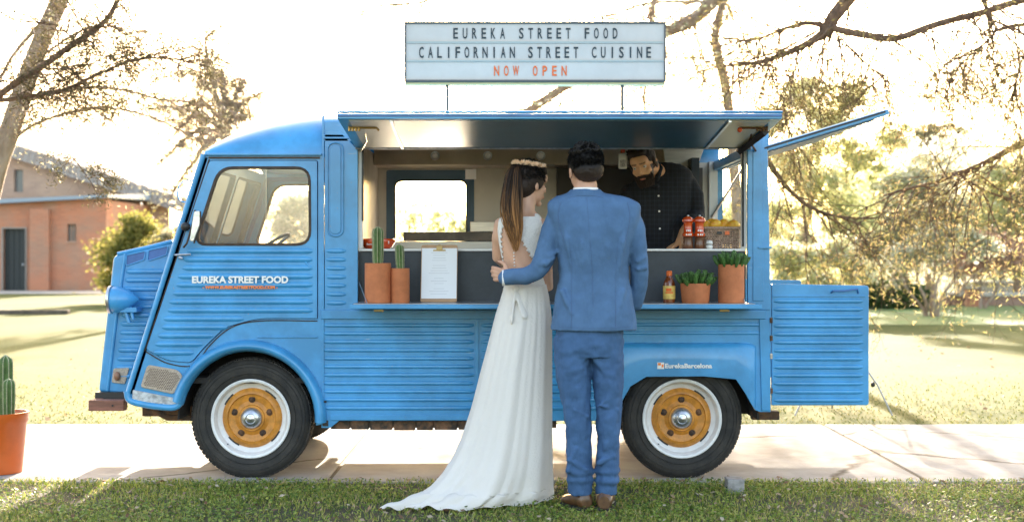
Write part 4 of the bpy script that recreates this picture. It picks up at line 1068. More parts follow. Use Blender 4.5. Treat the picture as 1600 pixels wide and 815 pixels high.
for x0, x1, x2 in ((898, 904, 906), (946, 950, 948)): mb.capsule([G(x0, 545, 0), G(x1, 650, .0), G(x2, 765, 0)], [.07, .05, .04], 12)
mb.capsule([G(906, 772, 0), G(900, 782, .06)], .035, 10).capsule([G(945, 772, 0), G(945, 782, .06)], .035, 10)
gb = remeshed(mb, 'body', SKIN, gr_, .0045, 4)
def skinfn(base, lip=None, hc=None, HM=None, s=1, beard=False):
    def fn(co):
        c = np.tile(np.array(base), (len(co), 1)); c *= (1+.06*np.sin(co[:, 0]*90+co[:, 2]*60))[:, None]
        if hc is not None:
            L = (co-np.array(hc))@np.array(HM)/s; x, y, z = L[:, 0], L[:, 1], L[:, 2]
            m = (np.abs(x) < .024) & (y > .09) & (z < -.052) & (z > -.073); c[m] = lip
            m = (np.abs(z-.030) < .0045) & (y > .07) & (np.abs(x) > .010) & (np.abs(x) < .045); c[m] = np.array(base)*.35
            if beard:
                m = (y > .0) & (z < -.036+.0*x) & (z > -.115) & ~((np.abs(x) < .02) & (z > -.073) & (z < -.054)) & ~((np.abs(x) > .0) & (z > -.048) & (np.abs(x) < .05) & (y > .045) & ~((z < -.043) & (np.abs(x) < .032))); c[m] = (.035, .018, .010)
                m = (y > -.02) & (y < .045) & (z < .0) & (z > -.12) & (np.abs(x) > .05); c[m] = (.04, .02, .012)
        return c
    return fn
vcolor(gb, skinfn((.56, .30, .20), (.45, .16, .12), hc, HM, 1.04))
# hair
def hair_cap(hc, HM, s, parent, shapes, fn, tufts=0, disp=.006, tz=.06, tl=.03):
    mb = MB()
    for p, r, *rt in shapes:
        n0 = len(mb.v); mb.ell((0, 0, 0), Vector(r)*s, rt[0] if rt else None, 24, 14)
        for i in range(n0, len(mb.v)): mb.v[i] = tuple(hc+HM@(Vector(mb.v[i])+Vector(p)*s))
    for i in range(tufts):
        a, b = rnd.uniform(0, 2*PI), rnd.uniform(0, 1)**.5*1.1
        p = Vector((.080*math.sin(b)*math.cos(a), -.018+.100*math.sin(b)*math.sin(a), .037+.088*math.cos(b)))*s; d = (Vector((p.x*.6, p.y*.6+.01, p.z))).normalized()+Vector((rnd.uniform(-.5, .5), rnd.uniform(-.6, .2), 0)); d.normalize()
        p0 = hc+HM@p; mb.capsule([p0, p0+HM@(d*tl*rnd.uniform(.5, 1)*s)], [.008*s, .003*s], 6)
    o = remeshed(mb, 'hair', HAIR, parent, .004, 2, disp, .02); vcolor(o, fn); return o
def ghair(co):
    L = (co-np.array(hc))@np.array(HM); z = L[:, 2]; t = np.clip((z+.070)/.085, 0, 1)[:, None]**.8
    return np.array((.055, .032, .022))*(1-t)+np.array((.008, .006, .005))*t
gh = hair_cap(hc, HM, 1.04, gr_, [((0, -.020, .042), (.0805, .097, .080)), ((0, -.045, -.005), (.074, .074, .062)), ((0, .035, .080), (.060, .05, .036)), ((.074, -.012, .022), (.012, .030, .035)), ((-.074, -.012, .022), (.012, .030, .035))], ghair, 220, tl=.019)
def strands(o_name, hc, HM, s, parent, N, fn, zmin=-.05, ln=.02, m=HAIR):
    cen = rdir(N); cen = cen[(cen[:, 2] > zmin*12)]
    L = cen*np.array((.084, .100, .086))*s+np.array((0, -.02, .042))*s
    keep = ~((L[:, 1] > .055) & (L[:, 2] < .085)) & (L[:, 2] > zmin)
    L = L[keep]; dr = np.stack([NR.normal(0, .3, len(L)), NR.normal(-.5, .3, len(L)), NR.normal(.1, .4, len(L))], 1)
    wv = L@np.array(HM).T+np.array(hc); d = dr@np.array(HM).T; d /= np.linalg.norm(d, axis=1)[:, None]
    o = quads(o_name, wv, d*ln, perp(d)*.0012, m, parent); return o
strands('short_hair_strands', hc, HM, 1.04, gr_, 9000, None, zmin=-.052, ln=.010)['kind'] = 'stuff'
# collar, jacket
MB().rings([ering(915, 297, 20.0, .064, GY-.012), ering(915, 293.5, 19.5, .063, GY-.012), ering(915, 293.5, 18, .058, GY-.012), ering(915, 299, 18.5, .058, GY-.012)], True).build('shirt_collar', SHIRTW, gr_)
mb = MB().rings(smooth_rings([(915, 297, 21, .066, 0), (916, 303, 31, .076, 0), (920, 308, 53, .086, 0), (925, 314, 67, .098, 0), (928, 322, 73, .110, 0), (928.5, 337, 72, .122, 0), (928, 360, 66, .132, 0), (927, 390, 58, .13, 0), (927, 425, 54, .122, 0), (928, 455, 58, .13, 0), (928, 485, 64, .145, 0), (928, 512, 67, .152, 0), (928, 515, 66, .15, 0)], GY, 5, 48, 2.6))
mb.rings([ering(915, 296, 22.5, .069, GY-.006), ering(915, 299, 25, .075, GY-.006), ering(915, 306, 29, .082, GY-.006), ering(915, 306, 24, .07, GY-.006)])
sl = spline([G(872, 334, .01), G(863, 356, .0), G(857, 380, -.01), G(850, 402, -.015), G(842, 420, -.02), G(825, 430, .0), G(806, 432, .04), G(791, 434, .07)], 4)
mb.capsule(sl, lerp_list([.052, .056, .056, .054, .050, .047, .043, .042], len(sl)), 16)
sr = spline([G(984, 334, .01), G(992, 358, .0), G(995, 385, .0), G(999, 412, .01), G(999, 440, .04), G(992, 474, .09)], 4)
mb.capsule(sr, lerp_list([.052, .054, .051, .047, .045, .042], len(sr)), 16)
for a_ in ([(838, 406, -.050), (858, 400, -.058), (872, 392, -.05)], [(834, 416, -.055), (852, 412, -.066), (868, 402, -.06)], [(1006, 402, -.028), (996, 408, -.038)], [(1008, 418, -.022), (996, 420, -.03)],
    [(878, 340, -.088), (886, 372, -.108), (892, 420, -.104)], [(979, 340, -.088), (972, 378, -.110), (966, 425, -.104)], [(900, 345, -.105), (910, 380, -.119), (905, 415, -.112)], [(958, 350, -.105), (950, 385, -.118), (952, 420, -.112)],
    [(878, 455, -.10), (894, 490, -.132)], [(974, 455, -.10), (964, 492, -.130)]):
    mb.capsule([G(*p) for p in a_], [.004, .019, .004] if len(a_) == 3 else [.016, .010], 8)
jk = remeshed(mb, 'jacket', SUIT, gr_, .0055, 9, .013, .08)
SEAM = mat('suit_seam', (.055, .115, .22), .8)
def seam(ob, pts, r=.0010, n=5, name='seam', m=SEAM, par=None):
    q = drape(ob, [(p.x, p.y) for p in spline([Vector((a, b_, 0)) for a, b_ in pts], n)])
    if len(q) > 2: MB().tube(q, r, 5).build(name, m, par)
seam(jk, [(917, 307), (919, 340), (924, 400), (926, 450), (927, 480)], par=gr_)
seam(jk, [(876, 316), (872, 335), (876, 360), (882, 376)], .0018, par=gr_)
seam(jk, [(980, 316), (984, 335), (981, 360), (976, 378)], .0018, par=gr_)
seam(jk, [(893, 470), (893, 490), (893, 513)], .0016, par=gr_)
seam(jk, [(962, 470), (962, 490), (962, 513)], .0016, par=gr_)
seam(jk, [(889, 372), (893, 410), (893, 440), (893, 470)], .0008, par=gr_)
seam(jk, [(966, 372), (963, 410), (962, 440), (962, 470)], .0008, par=gr_)
seam(jk, [(889, 309), (901, 306), (915, 305.5), (930, 306), (942, 309)], .0016, par=gr_)
seam(jk, [(868, 510), (900, 511.5), (928, 512), (960, 511.5), (986, 510)], .0009, par=gr_)
MB().rings([[G(790, 434, .072)+Vector((-.004+dx, math.cos(a)*(.041), math.sin(a)*.041)) for a in [2*PI*i/20 for i in range(20)]] for dx in (0, -.014)]).build('shirt_cuff', SHIRTW, gr_)
# trousers
mb = MB()
mb.rings(smooth_rings([(922, 490, 50, .12, 0), (921, 515, 53, .13, 0), (920, 540, 54, .135, 0), (920, 556, 52, .12, 0)], GY, 4, 36))
def leg(keys): mb.rings(smooth_rings(keys, GY, 5, 30, 2.2))
leg([(895, 525, 29, .115, 0), (895, 560, 29, .115, 0), (897, 600, 26, .10, 0), (901, 635, 22.5, .088, 0), (903, 660, 21, .080, -.01), (904.5, 700, 20, .078, 0), (905, 725, 20, .078, 0), (906, 735, 22, .085, 0), (906, 741, 19, .076, 0), (906, 748, 21.5, .084, 0), (906.5, 755, 18.5, .073, .0), (906.5, 762, 19, .072, 0), (906.5, 771, 18, .070, 0)])
leg([(947, 525, 27, .115, .01), (949, 560, 26, .11, .01), (950, 600, 23.5, .10, .0), (951, 632, 20.5, .088, 0), (950.5, 655, 19, .080, -.01), (950, 700, 18, .076, 0), (949.5, 727, 18, .076, 0), (949, 735, 20, .083, 0), (949, 741, 17, .074, 0), (949, 749, 19.5, .082, 0), (948, 756, 16.5, .070, 0), (947.5, 763, 17, .070, 0), (947, 771, 16, .067, 0)])
for a in ([(955, 620, -.085), (935, 632, -.095), (965, 640, -.075)], [(898, 640, -.085), (918, 650, -.08)], [(925, 545, -.12), (905, 570, -.10), (890, 610, -.085)], [(930, 560, -.09), (955, 600, -.09)], [(900, 700, -.08), (888, 735, -.07)], [(890, 718, -.078), (915, 733, -.082)], [(935, 722, -.078), (958, 712, -.072)], [(958, 668, -.07), (944, 700, -.078)]):
    mb.capsule([G(p[0], p[1], p[2]+.008) for p in a], .015, 8)
remeshed(mb, 'trousers', TROU, gr_, .005, 6, .018, .06)
def shoe(heel, toe, parent, m=SHOE):
    heel, toe = Vector(heel), Vector(toe); d = (toe-heel); L = d.length; d.normalize(); s_ = Vector((-d.y, d.x, 0))
    mb = MB()
    prof = [(0, .030, .064), (.05, .040, .080), (.2, .044, .088), (.38, .043, .078), (.55, .047, .060), (.75, .050, .052), (.9, .042, .044), (1, .020, .030)]
    rg = []
    for t, w, h in prof:
        c = heel+d*L*t; rg.append([c+s_*math.cos(a)*w+Vector((0, 0, .022+max(-.012, h*.55*(1+math.sin(a))-.012*(1)))) for a in [2*PI*i/16 for i in range(16)]])
    mb.rings(rg); o = mb.build('shoe', m, parent)
    rg = []
    for t, w, h in prof:
        c = heel+d*L*t; rg.append([c+s_*(w+.004)+Vector((0, 0, .0)), c-s_*(w+.004), c-s_*(w+.004)+Vector((0, 0, .020)), c+s_*(w+.004)+Vector((0, 0, .020))])
    MB().rings(rg).build('sole', RUBBER, o)
    return o
hl = G(917, 795, -.06); hl.z = 0; tt_ = G(884, 795, .13); tt_.z = 0; shoe(hl, tt_, gr_); hl = G(944, 795, -.08); hl.z = 0; tt_ = G(948, 795, .20); tt_.z = 0; shoe(hl, tt_, gr_)

# ---- bride
BY = -.72
def Bp(px, py, dy=0): return P(px, py, BY+dy)
br = empty('person', Bp(825, 780), 'bride seen from behind in a trailing ivory dress with long ponytail and gold flower crown', 'person')
br.location.z = 0; ORG[br.name] = br.location.copy()
BM = frame((.80, .60, -.12), (0.06, 0, 1)); bc = Bp(828, 287, .0)
mb = MB(); head(mb, bc, BM, .98, True)
mb.capsule([Bp(826, 300, -.01), Bp(821, 332, -.015)], [.044, .048], 14)
TK = [(821, 328, 14, .045, 0), (817, 336, 24, .05, 0), (813, 344, 33, .062, 0), (813, 354, 35, .08, 0), (812, 372, 32, .088, 0), (813, 395, 29, .086, 0), (816, 420, 27.5, .08, 0), (820, 443, 30, .085, 0), (821, 475, 36, .11, 0), (822, 510, 38, .12, 0), (822, 545, 35, .11, 0)]
mb.rings(smooth_rings(TK, BY, 4, 32))
mb.capsule([Bp(782, 350, .0), Bp(778, 372, .02), Bp(777, 402, .07), Bp(800, 425, .26)], [.034, .033, .028, .02], 12); hand(mb, Bp(802, 426, .27), (.5, .8, .1), (0, 0, -1), (1, 0, 0), (.2, .3, .2), .9)
mb.capsule([Bp(842, 350, -.0), Bp(847, 375, -.0), Bp(853, 405, .02), Bp(856, 448, .02), Bp(842, 455, .20)], [.038, .037, .034, .030, .022], 12); hand(mb, Bp(840, 455, .22), (-.3, .9, .1), (0, 0, -1), (-1, 0, 0), (.2, .3, .2), .9)
for x in (806, 838): mb.capsule([Bp(x, 545, 0), Bp(x, 650, 0), Bp(x, 765, 0), Bp(x, 778, .05)], [.065, .045, .032, .028], 12)
bb = remeshed(mb, 'body', SKIN, br, .0045, 4)
vcolor(bb, skinfn((.62, .35, .24), (.5, .16, .13), bc, BM, .98))
# bodice over the torso with an open back
TB = [(821, 331, 13, .049, 0), (817, 336, 25, .054, 0), (813, 343, 33.5, .066, 0), (813, 354, 35.8, .084, 0), (812, 372, 33, .092, 0), (813, 395, 30, .090, 0), (816, 420, 28.5, .084, 0), (820, 443, 31, .089, 0), (820.5, 452, 33, .096, 0)]
rg = smooth_rings(TB, BY, 9, 160); n = 160; vs = [p for R in rg for p in R]; fs = []
def opened(p):
    px = 800+p.x*F/(D0+p.y); py = HZ-(p.z-CH)*F/(D0+p.y)
    if py < 338: return True if (p.y < BY and 806 < px < 836) or py < 334 else False
    if p.y > BY-.01: return False
    xr = np.interp(py, [336, 345, 360, 375, 388, 400, 412, 425, 440, 447], [803, 803, 806, 815, 822, 829, 835, 838, 836, 822])+1.6*math.sin(py*.75)
    xl = np.interp(py, [336, 345, 360, 375, 400, 425, 440, 447], [800, 790, 784, 783, 785, 788, 790, 806])+1.2*math.sin(py*.8+1)
    # illusion strip with buttons
    return xl < px < xr
for i in range(len(rg)-1):
    for k in range(n):
        q = [i*n+k, i*n+(k+1) % n, (i+1)*n+(k+1) % n, (i+1)*n+k]
        if not opened(sum((vs[j] for j in q), Vector())/4): fs.append(tuple(q))
bod = MB().add(vs, fs).build('lace_bodice', LACE, br, angle=None); so = bod.modifiers.new('s', 'SOLIDIFY'); so.thickness = .004; so.offset = 0
mb = MB()
for i in range(17):
    py = 360+i*5.0; t = np.interp(py, [k[1] for k in TB], [k[3] for k in TB]); mb.ell(Bp(801+(py-360)*.055, py, -t-.001), (.0045,)*3, None, 8, 6)
mb.build('pearl_buttons', mat('pearl', (.8, .78, .74), .3, coat=.5), br)
# skirt and train
LV = [  # z, left px, right px, y centre, half depth, shift of the train
 (1.140, 789, 853, -.72, .098, 0), (1.08, 784, 857, -.72, .115, 0), (.98, 774, 861, -.72, .135, 0), (.85, 764, 862, -.72, .15, 0), (.68, 750, 862, -.71, .17, .01), (.50, 736, 862, -.70, .19, .03),
 (.34, 720, 862, -.69, .21, .06), (.24, 706, 863, -.68, .225, .10), (.16, 690, 863, -.67, .235, .16), (.10, 672, 864, -.66, .24, .22), (.062, 652, 864, -.66, .245, .27), (.036, 630, 865, -.655, .25, .30), (.020, 612, 865, -.65, .25, .33), (.010, 598, 865, -.65, .25, .34), (.004, 595, 866, -.65, .25, .345)]
A = np.array(LV); tt = np.arange(len(A)); nt = 90; ti = np.linspace(0, len(A)-1, nt); LVi = np.stack([np.interp(ti, tt, A[:, j]) for j in range(6)], 1)
for _ in range(2): LVi[1:-1, 1:] = (LVi[:-2, 1:]+2*LVi[1:-1, 1:]+LVi[2:, 1:])/4
rg = []; NS = 300
for i, (z, xl, xr, yc, hy, sh_) in enumerate(LVi):
    t = i/(nt-1); xL, xR = (xl-800)*7.12/F, (xr-800)*7.22/F; cx, hx = (xL+xR)/2, (xR-xL)/2; R = []
    amp = .0025+.014*min(1, t*1.4)
    for k in range(NS):
        a = 2*PI*k/NS; ca, sa = math.cos(a), math.sin(a); lf = max(0, -ca*.5+.5)
        wob = (math.sin(7*a+1+.6*math.sin(2*a))*1.1+.55*math.sin(17*a+2.2+1.3*math.sin(3*a)+t)+.30*math.sin(31*a+.4+2*math.sin(2*a+t))*(.5+.5*math.sin(5*a+3*t)))*amp*.8*(.35+.65*abs(sa))
        tail = 1-.80*max(0, lf-.45)/.55*min(1, sh_*3.2)
        x = cx+(hx+wob*.6)*ca; y = yc-sh_*lf**1.2+(hy*tail+wob)*sa
        zz = z+((.006*(1+math.sin(9*a+.5)+.8*math.sin(21*a))+.012*math.sin(x*31+2)**2*min(1, lf*1.2)) if z < .07 else 0)*(.4+.6*abs(sa))
        if z < .3: y += .012*math.sin(x*26+1)*min(1, (.3-z)*4)
        R.append(Vector((x, y, max(.004, zz))))
    rg.append(R)
skt = MB().rings(rg, False).build('skirt', CHIF, br, angle=None)
so = skt.modifiers.new('s', 'SOLIDIFY'); so.thickness = .003; so.offset = 1
# waist bow
mb = MB().capsule([Bp(806, 449, -.10), Bp(803, 470, -.125), Bp(800, 499, -.14)], [.012, .022, .026], 12, .35).capsule([Bp(806, 449, -.10), Bp(812, 470, -.128), Bp(820, 492, -.142)], [.012, .020, .022], 12, .35).ell(Bp(806, 450, -.103), (.022, .012, .016))
remeshed(mb, 'waist_bow', CHIF, br, .004, 3)
MB().rings([ering(820, 452, 34, .100, BY), ering(820, 444, 32, .095, BY), ering(820, 444, 31, .09, BY), ering(820, 452, 32, .093, BY)], False, True).build('waistband', CHIF, br)
# bride hair
def bhair(co):
    z = co[:, 2]; r_ = np.sin(co[:, 0]*900+co[:, 1]*700)*.5+.5; t = np.clip((1.60-z)/.28, 0, 1)[:, None]
    dark = np.array((.028, .017, .012)); tip = np.array((.34, .15, .055))*(.55+.6*r_[:, None]); return dark*(1-t)+tip*t
bh = hair_cap(bc, BM, .98, br, [((0, -.022, .040), (.080, .100, .084)), ((0, -.050, -.018), (.074, .074, .070)), ((.068, -.010, .01), (.016, .050, .045)), ((-.068, -.010, .01), (.016, .050, .045)), ((0, .045, .075), (.062, .045, .045))], bhair, 0, .003)
strd = MB(); root = Bp(803, 267, -.055); cols = []
for i in range(420):
    w = rnd.gauss(0, .40); w2 = rnd.gauss(0, .4); ln = rnd.uniform(.75, 1.04); w = max(-1, min(1, w))
    pp = []
    for px, py, dy, hw in ((814, 260, -.04, 6), (806, 261, -.075, 8), (803, 274, -.095, 12), (801, 300, -.11, 15), (799, 330, -.13, 17), (801, 355, -.135, 16), (805, 375, -.132, 10), (806, 388, -.130, 5)):
        pp.append(Bp(px+w*hw+rnd.uniform(-.7, .7), 262+(py-262)*ln, dy+w2*.018-.018*(1-w*w)))
    q = spline(pp, 3); strd.tube(q, lerp_list([.002, .0026, .0028, .0012], len(q)), 4, False)
    cols += [rnd.random()]*(len(q)*4)
po = link_mesh('ponytail', strd.mesh('ponytail', ORG[br.name]), HAIR, br, True, None)
cols = np.array(cols)
def pcol(co):
    z = co[:, 2]; t = np.clip((1.66-z)/.36, 0, 1)+(cols-.5)*.5; t = np.clip(t, 0, 1)[:, None]; dk = np.array((.030, .016, .010)); tp = np.array((.52, .23, .08)); v = (dk*(1-t**1.3)+tp*t**1.3)*(.6+.8*cols[:, None]); return v
vcolor(po, pcol)
strands('loose_hair_strands', bc, BM, .98, br, 5000, None, zmin=-.05, ln=.016)['kind'] = 'stuff'
MB().lathe([(.013, -.006), (.015, 0), (.013, .006), (.010, 0)], Bp(806, 264, -.062), 'Y', 14, True).build('hair_tie', BLACKP, br)
mb = MB(); cr = []; CB = BM
for i in range(36):
    a = 2*PI*i/36; cr.append(bc+BM@Vector((.066*math.cos(a), -.02+.078*math.sin(a), .088)))
mb.tube(cr+[cr[0]], .003, 6)
for i in range(330):
    a = rnd.uniform(0, 2*PI); p = bc+BM@Vector((.068*math.cos(a), -.02+.080*math.sin(a), .092)); d = Vector((math.cos(a)*.6+rnd.gauss(0, .3), math.sin(a)*.6+rnd.gauss(0, .3), rnd.uniform(.2, 1.3))); d = (BM@d).normalized(); s_ = d.cross(Vector((rnd.random(), rnd.random(), rnd.random()))).normalized(); L_ = rnd.uniform(.010, .026)
    mb.add([p, p+d*L_*.5+s_*.006, p+d*L_, p+d*L_*.5-s_*.006], [(0, 1, 2, 3)])
for i in range(16):
    a = 2*PI*i/16; p = bc+BM@Vector((.068*math.cos(a), -.02+.080*math.sin(a), .096)); mb.ell(p, (.008, .008, .008), None, 8, 6)
mb.build('flower_crown', GOLD, br)

# ---- vendor
VY = .62
def V(px, py, dy=0): return P(px, py, VY+dy)
ve = empty('person', (V(1030, 300).x, VY, .5), 'bearded vendor in a dark plaid shirt leaning on the counter inside the van', 'person')
VM = frame((-.38, -1, -.42), (-.22, 0, 1)); vc = V(1005, 257, -.26)
mb = MB(); head(mb, vc, VM, 1.0)
mb.capsule([V(1012, 260, -.17), V(1030, 268, -.07)], [.050, .050], 14)
mb.rings(smooth_rings([(1030, 288, 30, .07, 0), (1030, 310, 42, .09, 0), (1030, 380, 40, .10, 0), (1030, 440, 38, .10, 0), (1030, 480, 36, .10, 0)], VY, 3, 24))
for x in (1010, 1050): mb.capsule([V(x, 480), V(x, 540), V(x, 598)], [.075, .05, .04], 10)
mb.capsule([V(1078, 300), V(1088, 335, -.05), V(1070, 362, -.28), V(1062, 378, -.38)], [.045, .038, .034, .026], 12); hand(mb, V(1064, 376, -.38), (-.65, -.35, -.42), (0, -.1, -1), (-.2, -1, 0), (.25, .35, .25), 1.0)
mb.capsule([V(980, 302), V(968, 345, -.05), V(985, 376, -.3)], [.045, .038, .026], 12); hand(mb, V(986, 380, -.32), (.4, -.5, -.25), (0, 0, -1), (1, 0, 0), (.2, .3, .2), 1.0)
vb = remeshed(mb, 'body', SKIN, ve, .0045, 3); vcolor(vb, skinfn((.66, .34, .18), (.45, .15, .10), vc, VM, 1.0, True)); eyes(vc, VM, 1.0, ve)
def vhair(co): return np.tile(np.array((.025, .015, .010)), (len(co), 1))
hair_cap(vc, VM, 1.0, ve, [((0, -.020, .048), (.083, .098, .085)), ((0, -.05, .0), (.072, .07, .06)), ((0, .045, .092), (.060, .045, .032)), ((.074, .0, .02), (.011, .022, .032)), ((-.074, .0, .02), (.011, .022, .032))], vhair, 110, tl=.034)
mb = MB()
for i in range(420):   # short beard clumps on jaw and chin, moustache
    a = rnd.uniform(-1.25, 1.25); z = rnd.uniform(-.115, -.045)
    if abs(a) < .35 and -.078 < z < -.05: continue
    if z > -.06 and abs(a) < .75 and not (abs(a) < .42): continue
    p = Vector((math.sin(a)*.060*(1-.25*(-z-.045)/.07), .030+math.cos(a)*.062*(1-.2*max(0, -z-.09)/.03), z)); d = Vector((p.x*2, .08, -.10)).normalized()
    q = vc+VM@p; mb.capsule([q, q+VM@(d*.012)], [.0055, .002], 5)
for i in range(60):
    t = rnd.uniform(-1, 1); p = Vector((t*.028, .098-.008*abs(t), -.049-.006*abs(t))); q = vc+VM@p; mb.capsule([q, q+VM@Vector((t*.008, .003, -.006))], [.004, .002], 5)
bd = mb.build('beard', HAIR, ve); vcolor(bd, lambda co: np.tile(np.array((.03, .016, .010)), (len(co), 1)))
PLAID = mat('dark_plaid_flannel', (.012, .015, .022), .85, bump=.1, bscale=300)
nt_, nl = PLAID.node_tree.nodes, PLAID.node_tree.links
tc = nt_.new('ShaderNodeTexCoord'); acc = None
for ax, w_ in (('X', 11), ('Z', 11), ('X', 26)):
    wv = nt_.new('ShaderNodeTexWave'); wv.bands_direction = ax; wv.inputs['Scale'].default_value = w_; wv.inputs['Distortion'].default_value = .8
    nl.new(tc.outputs['Object'], wv.inputs['Vector']); rp = nt_.new('ShaderNodeValToRGB'); rp.color_ramp.elements[0].position = .72; rp.color_ramp.elements[1].position = .95
    rp.color_ramp.elements[1].color = (.0035, .005, .008, 1) if w_ == 11 else (.002, .003, .004, 1); nl.new(wv.outputs['Fac'], rp.inputs[0])
    if acc is None: acc = rp.outputs[0]
    else:
        mx = nt_.new('ShaderNodeMix'); mx.data_type = 'RGBA'; mx.blend_type = 'ADD'; mx.inputs[0].default_value = 1; nl.new(acc, mx.inputs[6]); nl.new(rp.outputs[0], mx.inputs[7]); acc = mx.outputs[2]
mx = nt_.new('ShaderNodeMix'); mx.data_type = 'RGBA'; mx.blend_type = 'ADD'; mx.inputs[0].default_value = 1; nl.new(acc, mx.inputs[6]); mx.inputs[7].default_value = (.0035, .0045, .007, 1); nl.new(mx.outputs[2], nt_['Principled BSDF'].inputs['Base Color'])
mb = MB().rings(smooth_rings([(1036, 254, 14, .070, -.06), (1043, 260, 28, .085, -.03), (1040, 270, 41, .10, -.01), (1035, 285, 49, .115, 0), (1031, 305, 53, .122, 0), (1030, 335, 51, .13, 0), (1030, 370, 46, .13, 0), (1030, 410, 45, .125, 0), (1030, 440, 45, .125, 0)], VY, 5, 40, 2.4))
mb.capsule([V(1024, 250, -.10), V(1033, 262, -.15), V(1026, 280, -.15)], .016, 8).capsule([V(1008, 284, -.12), V(1026, 290, -.13)], .016, 8)
mb.capsule([V(1070, 282), V(1085, 306, -.01), V(1088, 338, -.05), V(1076, 354, -.22)], [.062, .062, .056, .048], 14)
mb.capsule([V(984, 302), V(975, 320, -.0), V(970, 342, -.06), V(980, 360, -.22)], [.062, .062, .054, .046], 14)
mb.capsule([V(1068, 318, -.10), V(1050, 350, -.13), V(1048, 375, -.13)], .012, 8).capsule([V(1000, 330, -.12), V(1012, 372, -.13)], .010, 8)
remeshed(mb, 'plaid_shirt', PLAID, ve, .0055, 3, .010, .07)
for px, py in ((1029, 306), (1030, 330), (1031, 357)): MB().lathe([(.006, 0), (.006, -.004)], V(px, py, -.137), 'Y', 10).build('shirt_button', WHITE, ve)
MB().rings(smooth_rings([(1030, 430, 43, .118, 0), (1030, 480, 42, .12, 0), (1030, 510, 38, .11, 0), (1030, 598, 30, .09, 0)], VY, 3, 24)).build('apron', mat('black_apron', (.02, .02, .02), .8), ve)

# ------------------------------------------------------------------ GROUND
def gz(y): return 0.0
LAWN = bpy.data.materials.new('dry_lawn'); LAWN.use_nodes = True
n, l = LAWN.node_tree.nodes, LAWN.node_tree.links; b = n['Principled BSDF']; b.inputs['Roughness'].default_value = .95; b.inputs['Specular IOR Level'].default_value = .05
tc = n.new('ShaderNodeTexCoord')
def nz(scale, det=6, st=(1, 1, 1), rough=.6):
    m = n.new('ShaderNodeMapping'); m.inputs['Scale'].default_value = st; l.new(tc.outputs['Object'], m.inputs[0]); q = n.new('ShaderNodeTexNoise'); q.inputs['Scale'].default_value = scale; q.inputs['Detail'].default_value = det; q.inputs['Roughness'].default_value = rough; l.new(m.outputs[0], q.inputs['Vector']); return q
def ramp(src, els):
    r = n.new('ShaderNodeValToRGB'); e = r.color_ramp.elements
    while len(e) < len(els): e.new(.5)
    for i, (p, c) in enumerate(els): e[i].position = p; e[i].color = (*c, 1)
    l.new(src, r.inputs[0]); return r
a = ramp(nz(.35, 8, (1, .6, 1)).outputs[0], [(.35, (.058, .090, .028)), (.5, (.100, .125, .042)), (.66, (.175, .170, .072))])
c_ = ramp(nz(26, 5).outputs[0], [(.3, (.35, .35, .3)), (.7, (1.25, 1.2, 1.1))])
mx = n.new('ShaderNodeMix'); mx.data_type = 'RGBA'; mx.blend_type = 'MULTIPLY'; mx.inputs[0].default_value = .8; l.new(a.outputs[0], mx.inputs[6]); l.new(c_.outputs[0], mx.inputs[7])
l.new(mx.outputs[2], b.inputs['Base Color'])
bp = n.new('ShaderNodeBump'); bp.inputs['Strength'].default_value = .5; bp.inputs['Distance'].default_value = .02; l.new(nz(18, 8).outputs[0], bp.inputs['Height']); l.new(bp.outputs[0], b.inputs['Normal'])
me = bpy.data.meshes.new('ground'); xs = [-400, -60, -30, -15, -8, -4, -2, 0, 2, 4, 8, 15, 30, 60, 400]; ys = [-60, -8, -4, -2, -1, 0, 3, 6, 9, 12, 16, 20, 26, 34, 45, 60, 120, 700]
me.from_pydata([(x, y, -.012) for y in ys for x in xs], [], [(j*len(xs)+i, j*len(xs)+i+1, (j+1)*len(xs)+i+1, (j+1)*len(xs)+i) for j in range(len(ys)-1) for i in range(len(xs)-1)])
tag(link_mesh('ground', me, LAWN, None, False), kind='structure')
rd = MB().box(-17, 17, -.06, 2.62, -.08, -.010).build('road', JOINT); tag(rd, kind='structure'); ORG[rd.name] = Vector((0, 0, 0))
x = -1.06-3.45*4
for i in range(8):
    o = MB().box(x+.012, x+3.45-.012, -.085+rnd.uniform(-.012, .012), 2.64, -.07, 0+rnd.uniform(-.002, .001)).build('slab', CONC, rd, bevel=.008); x += 3.45
# near clover and grass, real blades
def blades(name, x0, x1, y0, y1, N, h, m, w=.0035, par=None, dens=None, z=-.012, kind='stuff'):
    X_ = NR.uniform(x0, x1, N); Y_ = NR.uniform(y0, y1, N)
    if dens is not None: k = NR.random(N) < dens(X_, Y_); X_, Y_ = X_[k], Y_[k]; N = len(X_)
    hh = h*NR.uniform(.4, 1.2, N); lean = NR.normal(0, .45, (N, 2)); d = np.stack([lean[:, 0]*hh, lean[:, 1]*hh, hh], 1)/2
    c = np.stack([X_, Y_, np.full(N, z)+hh*.48], 1); an = NR.uniform(0, PI, N); s_ = np.stack([np.cos(an)*w, np.sin(an)*w, np.zeros(N)], 1)
    return tag(quads(name, c, d, s_, m), kind=kind)
GRASSM = leafmat('green_grass', [(.07, .11, .015), (.16, .23, .03), (.28, .35, .05), (.44, .42, .10), (.54, .44, .22)], .35)
CLOV = leafmat('clover_leaf', [(.06, .11, .02), (.13, .22, .035), (.22, .32, .05), (.40, .42, .09)], .35)
DRYL = leafmat('dry_leaf', [(.16, .08, .04), (.34, .22, .13), (.55, .47, .36)], .3)
def patch(x, y):
    return .22+.78*np.clip(np.sin(x*2.3+np.sin(y*3))*.5+np.sin(y*5.1+x*1.7)*.5+.45, 0, 1)
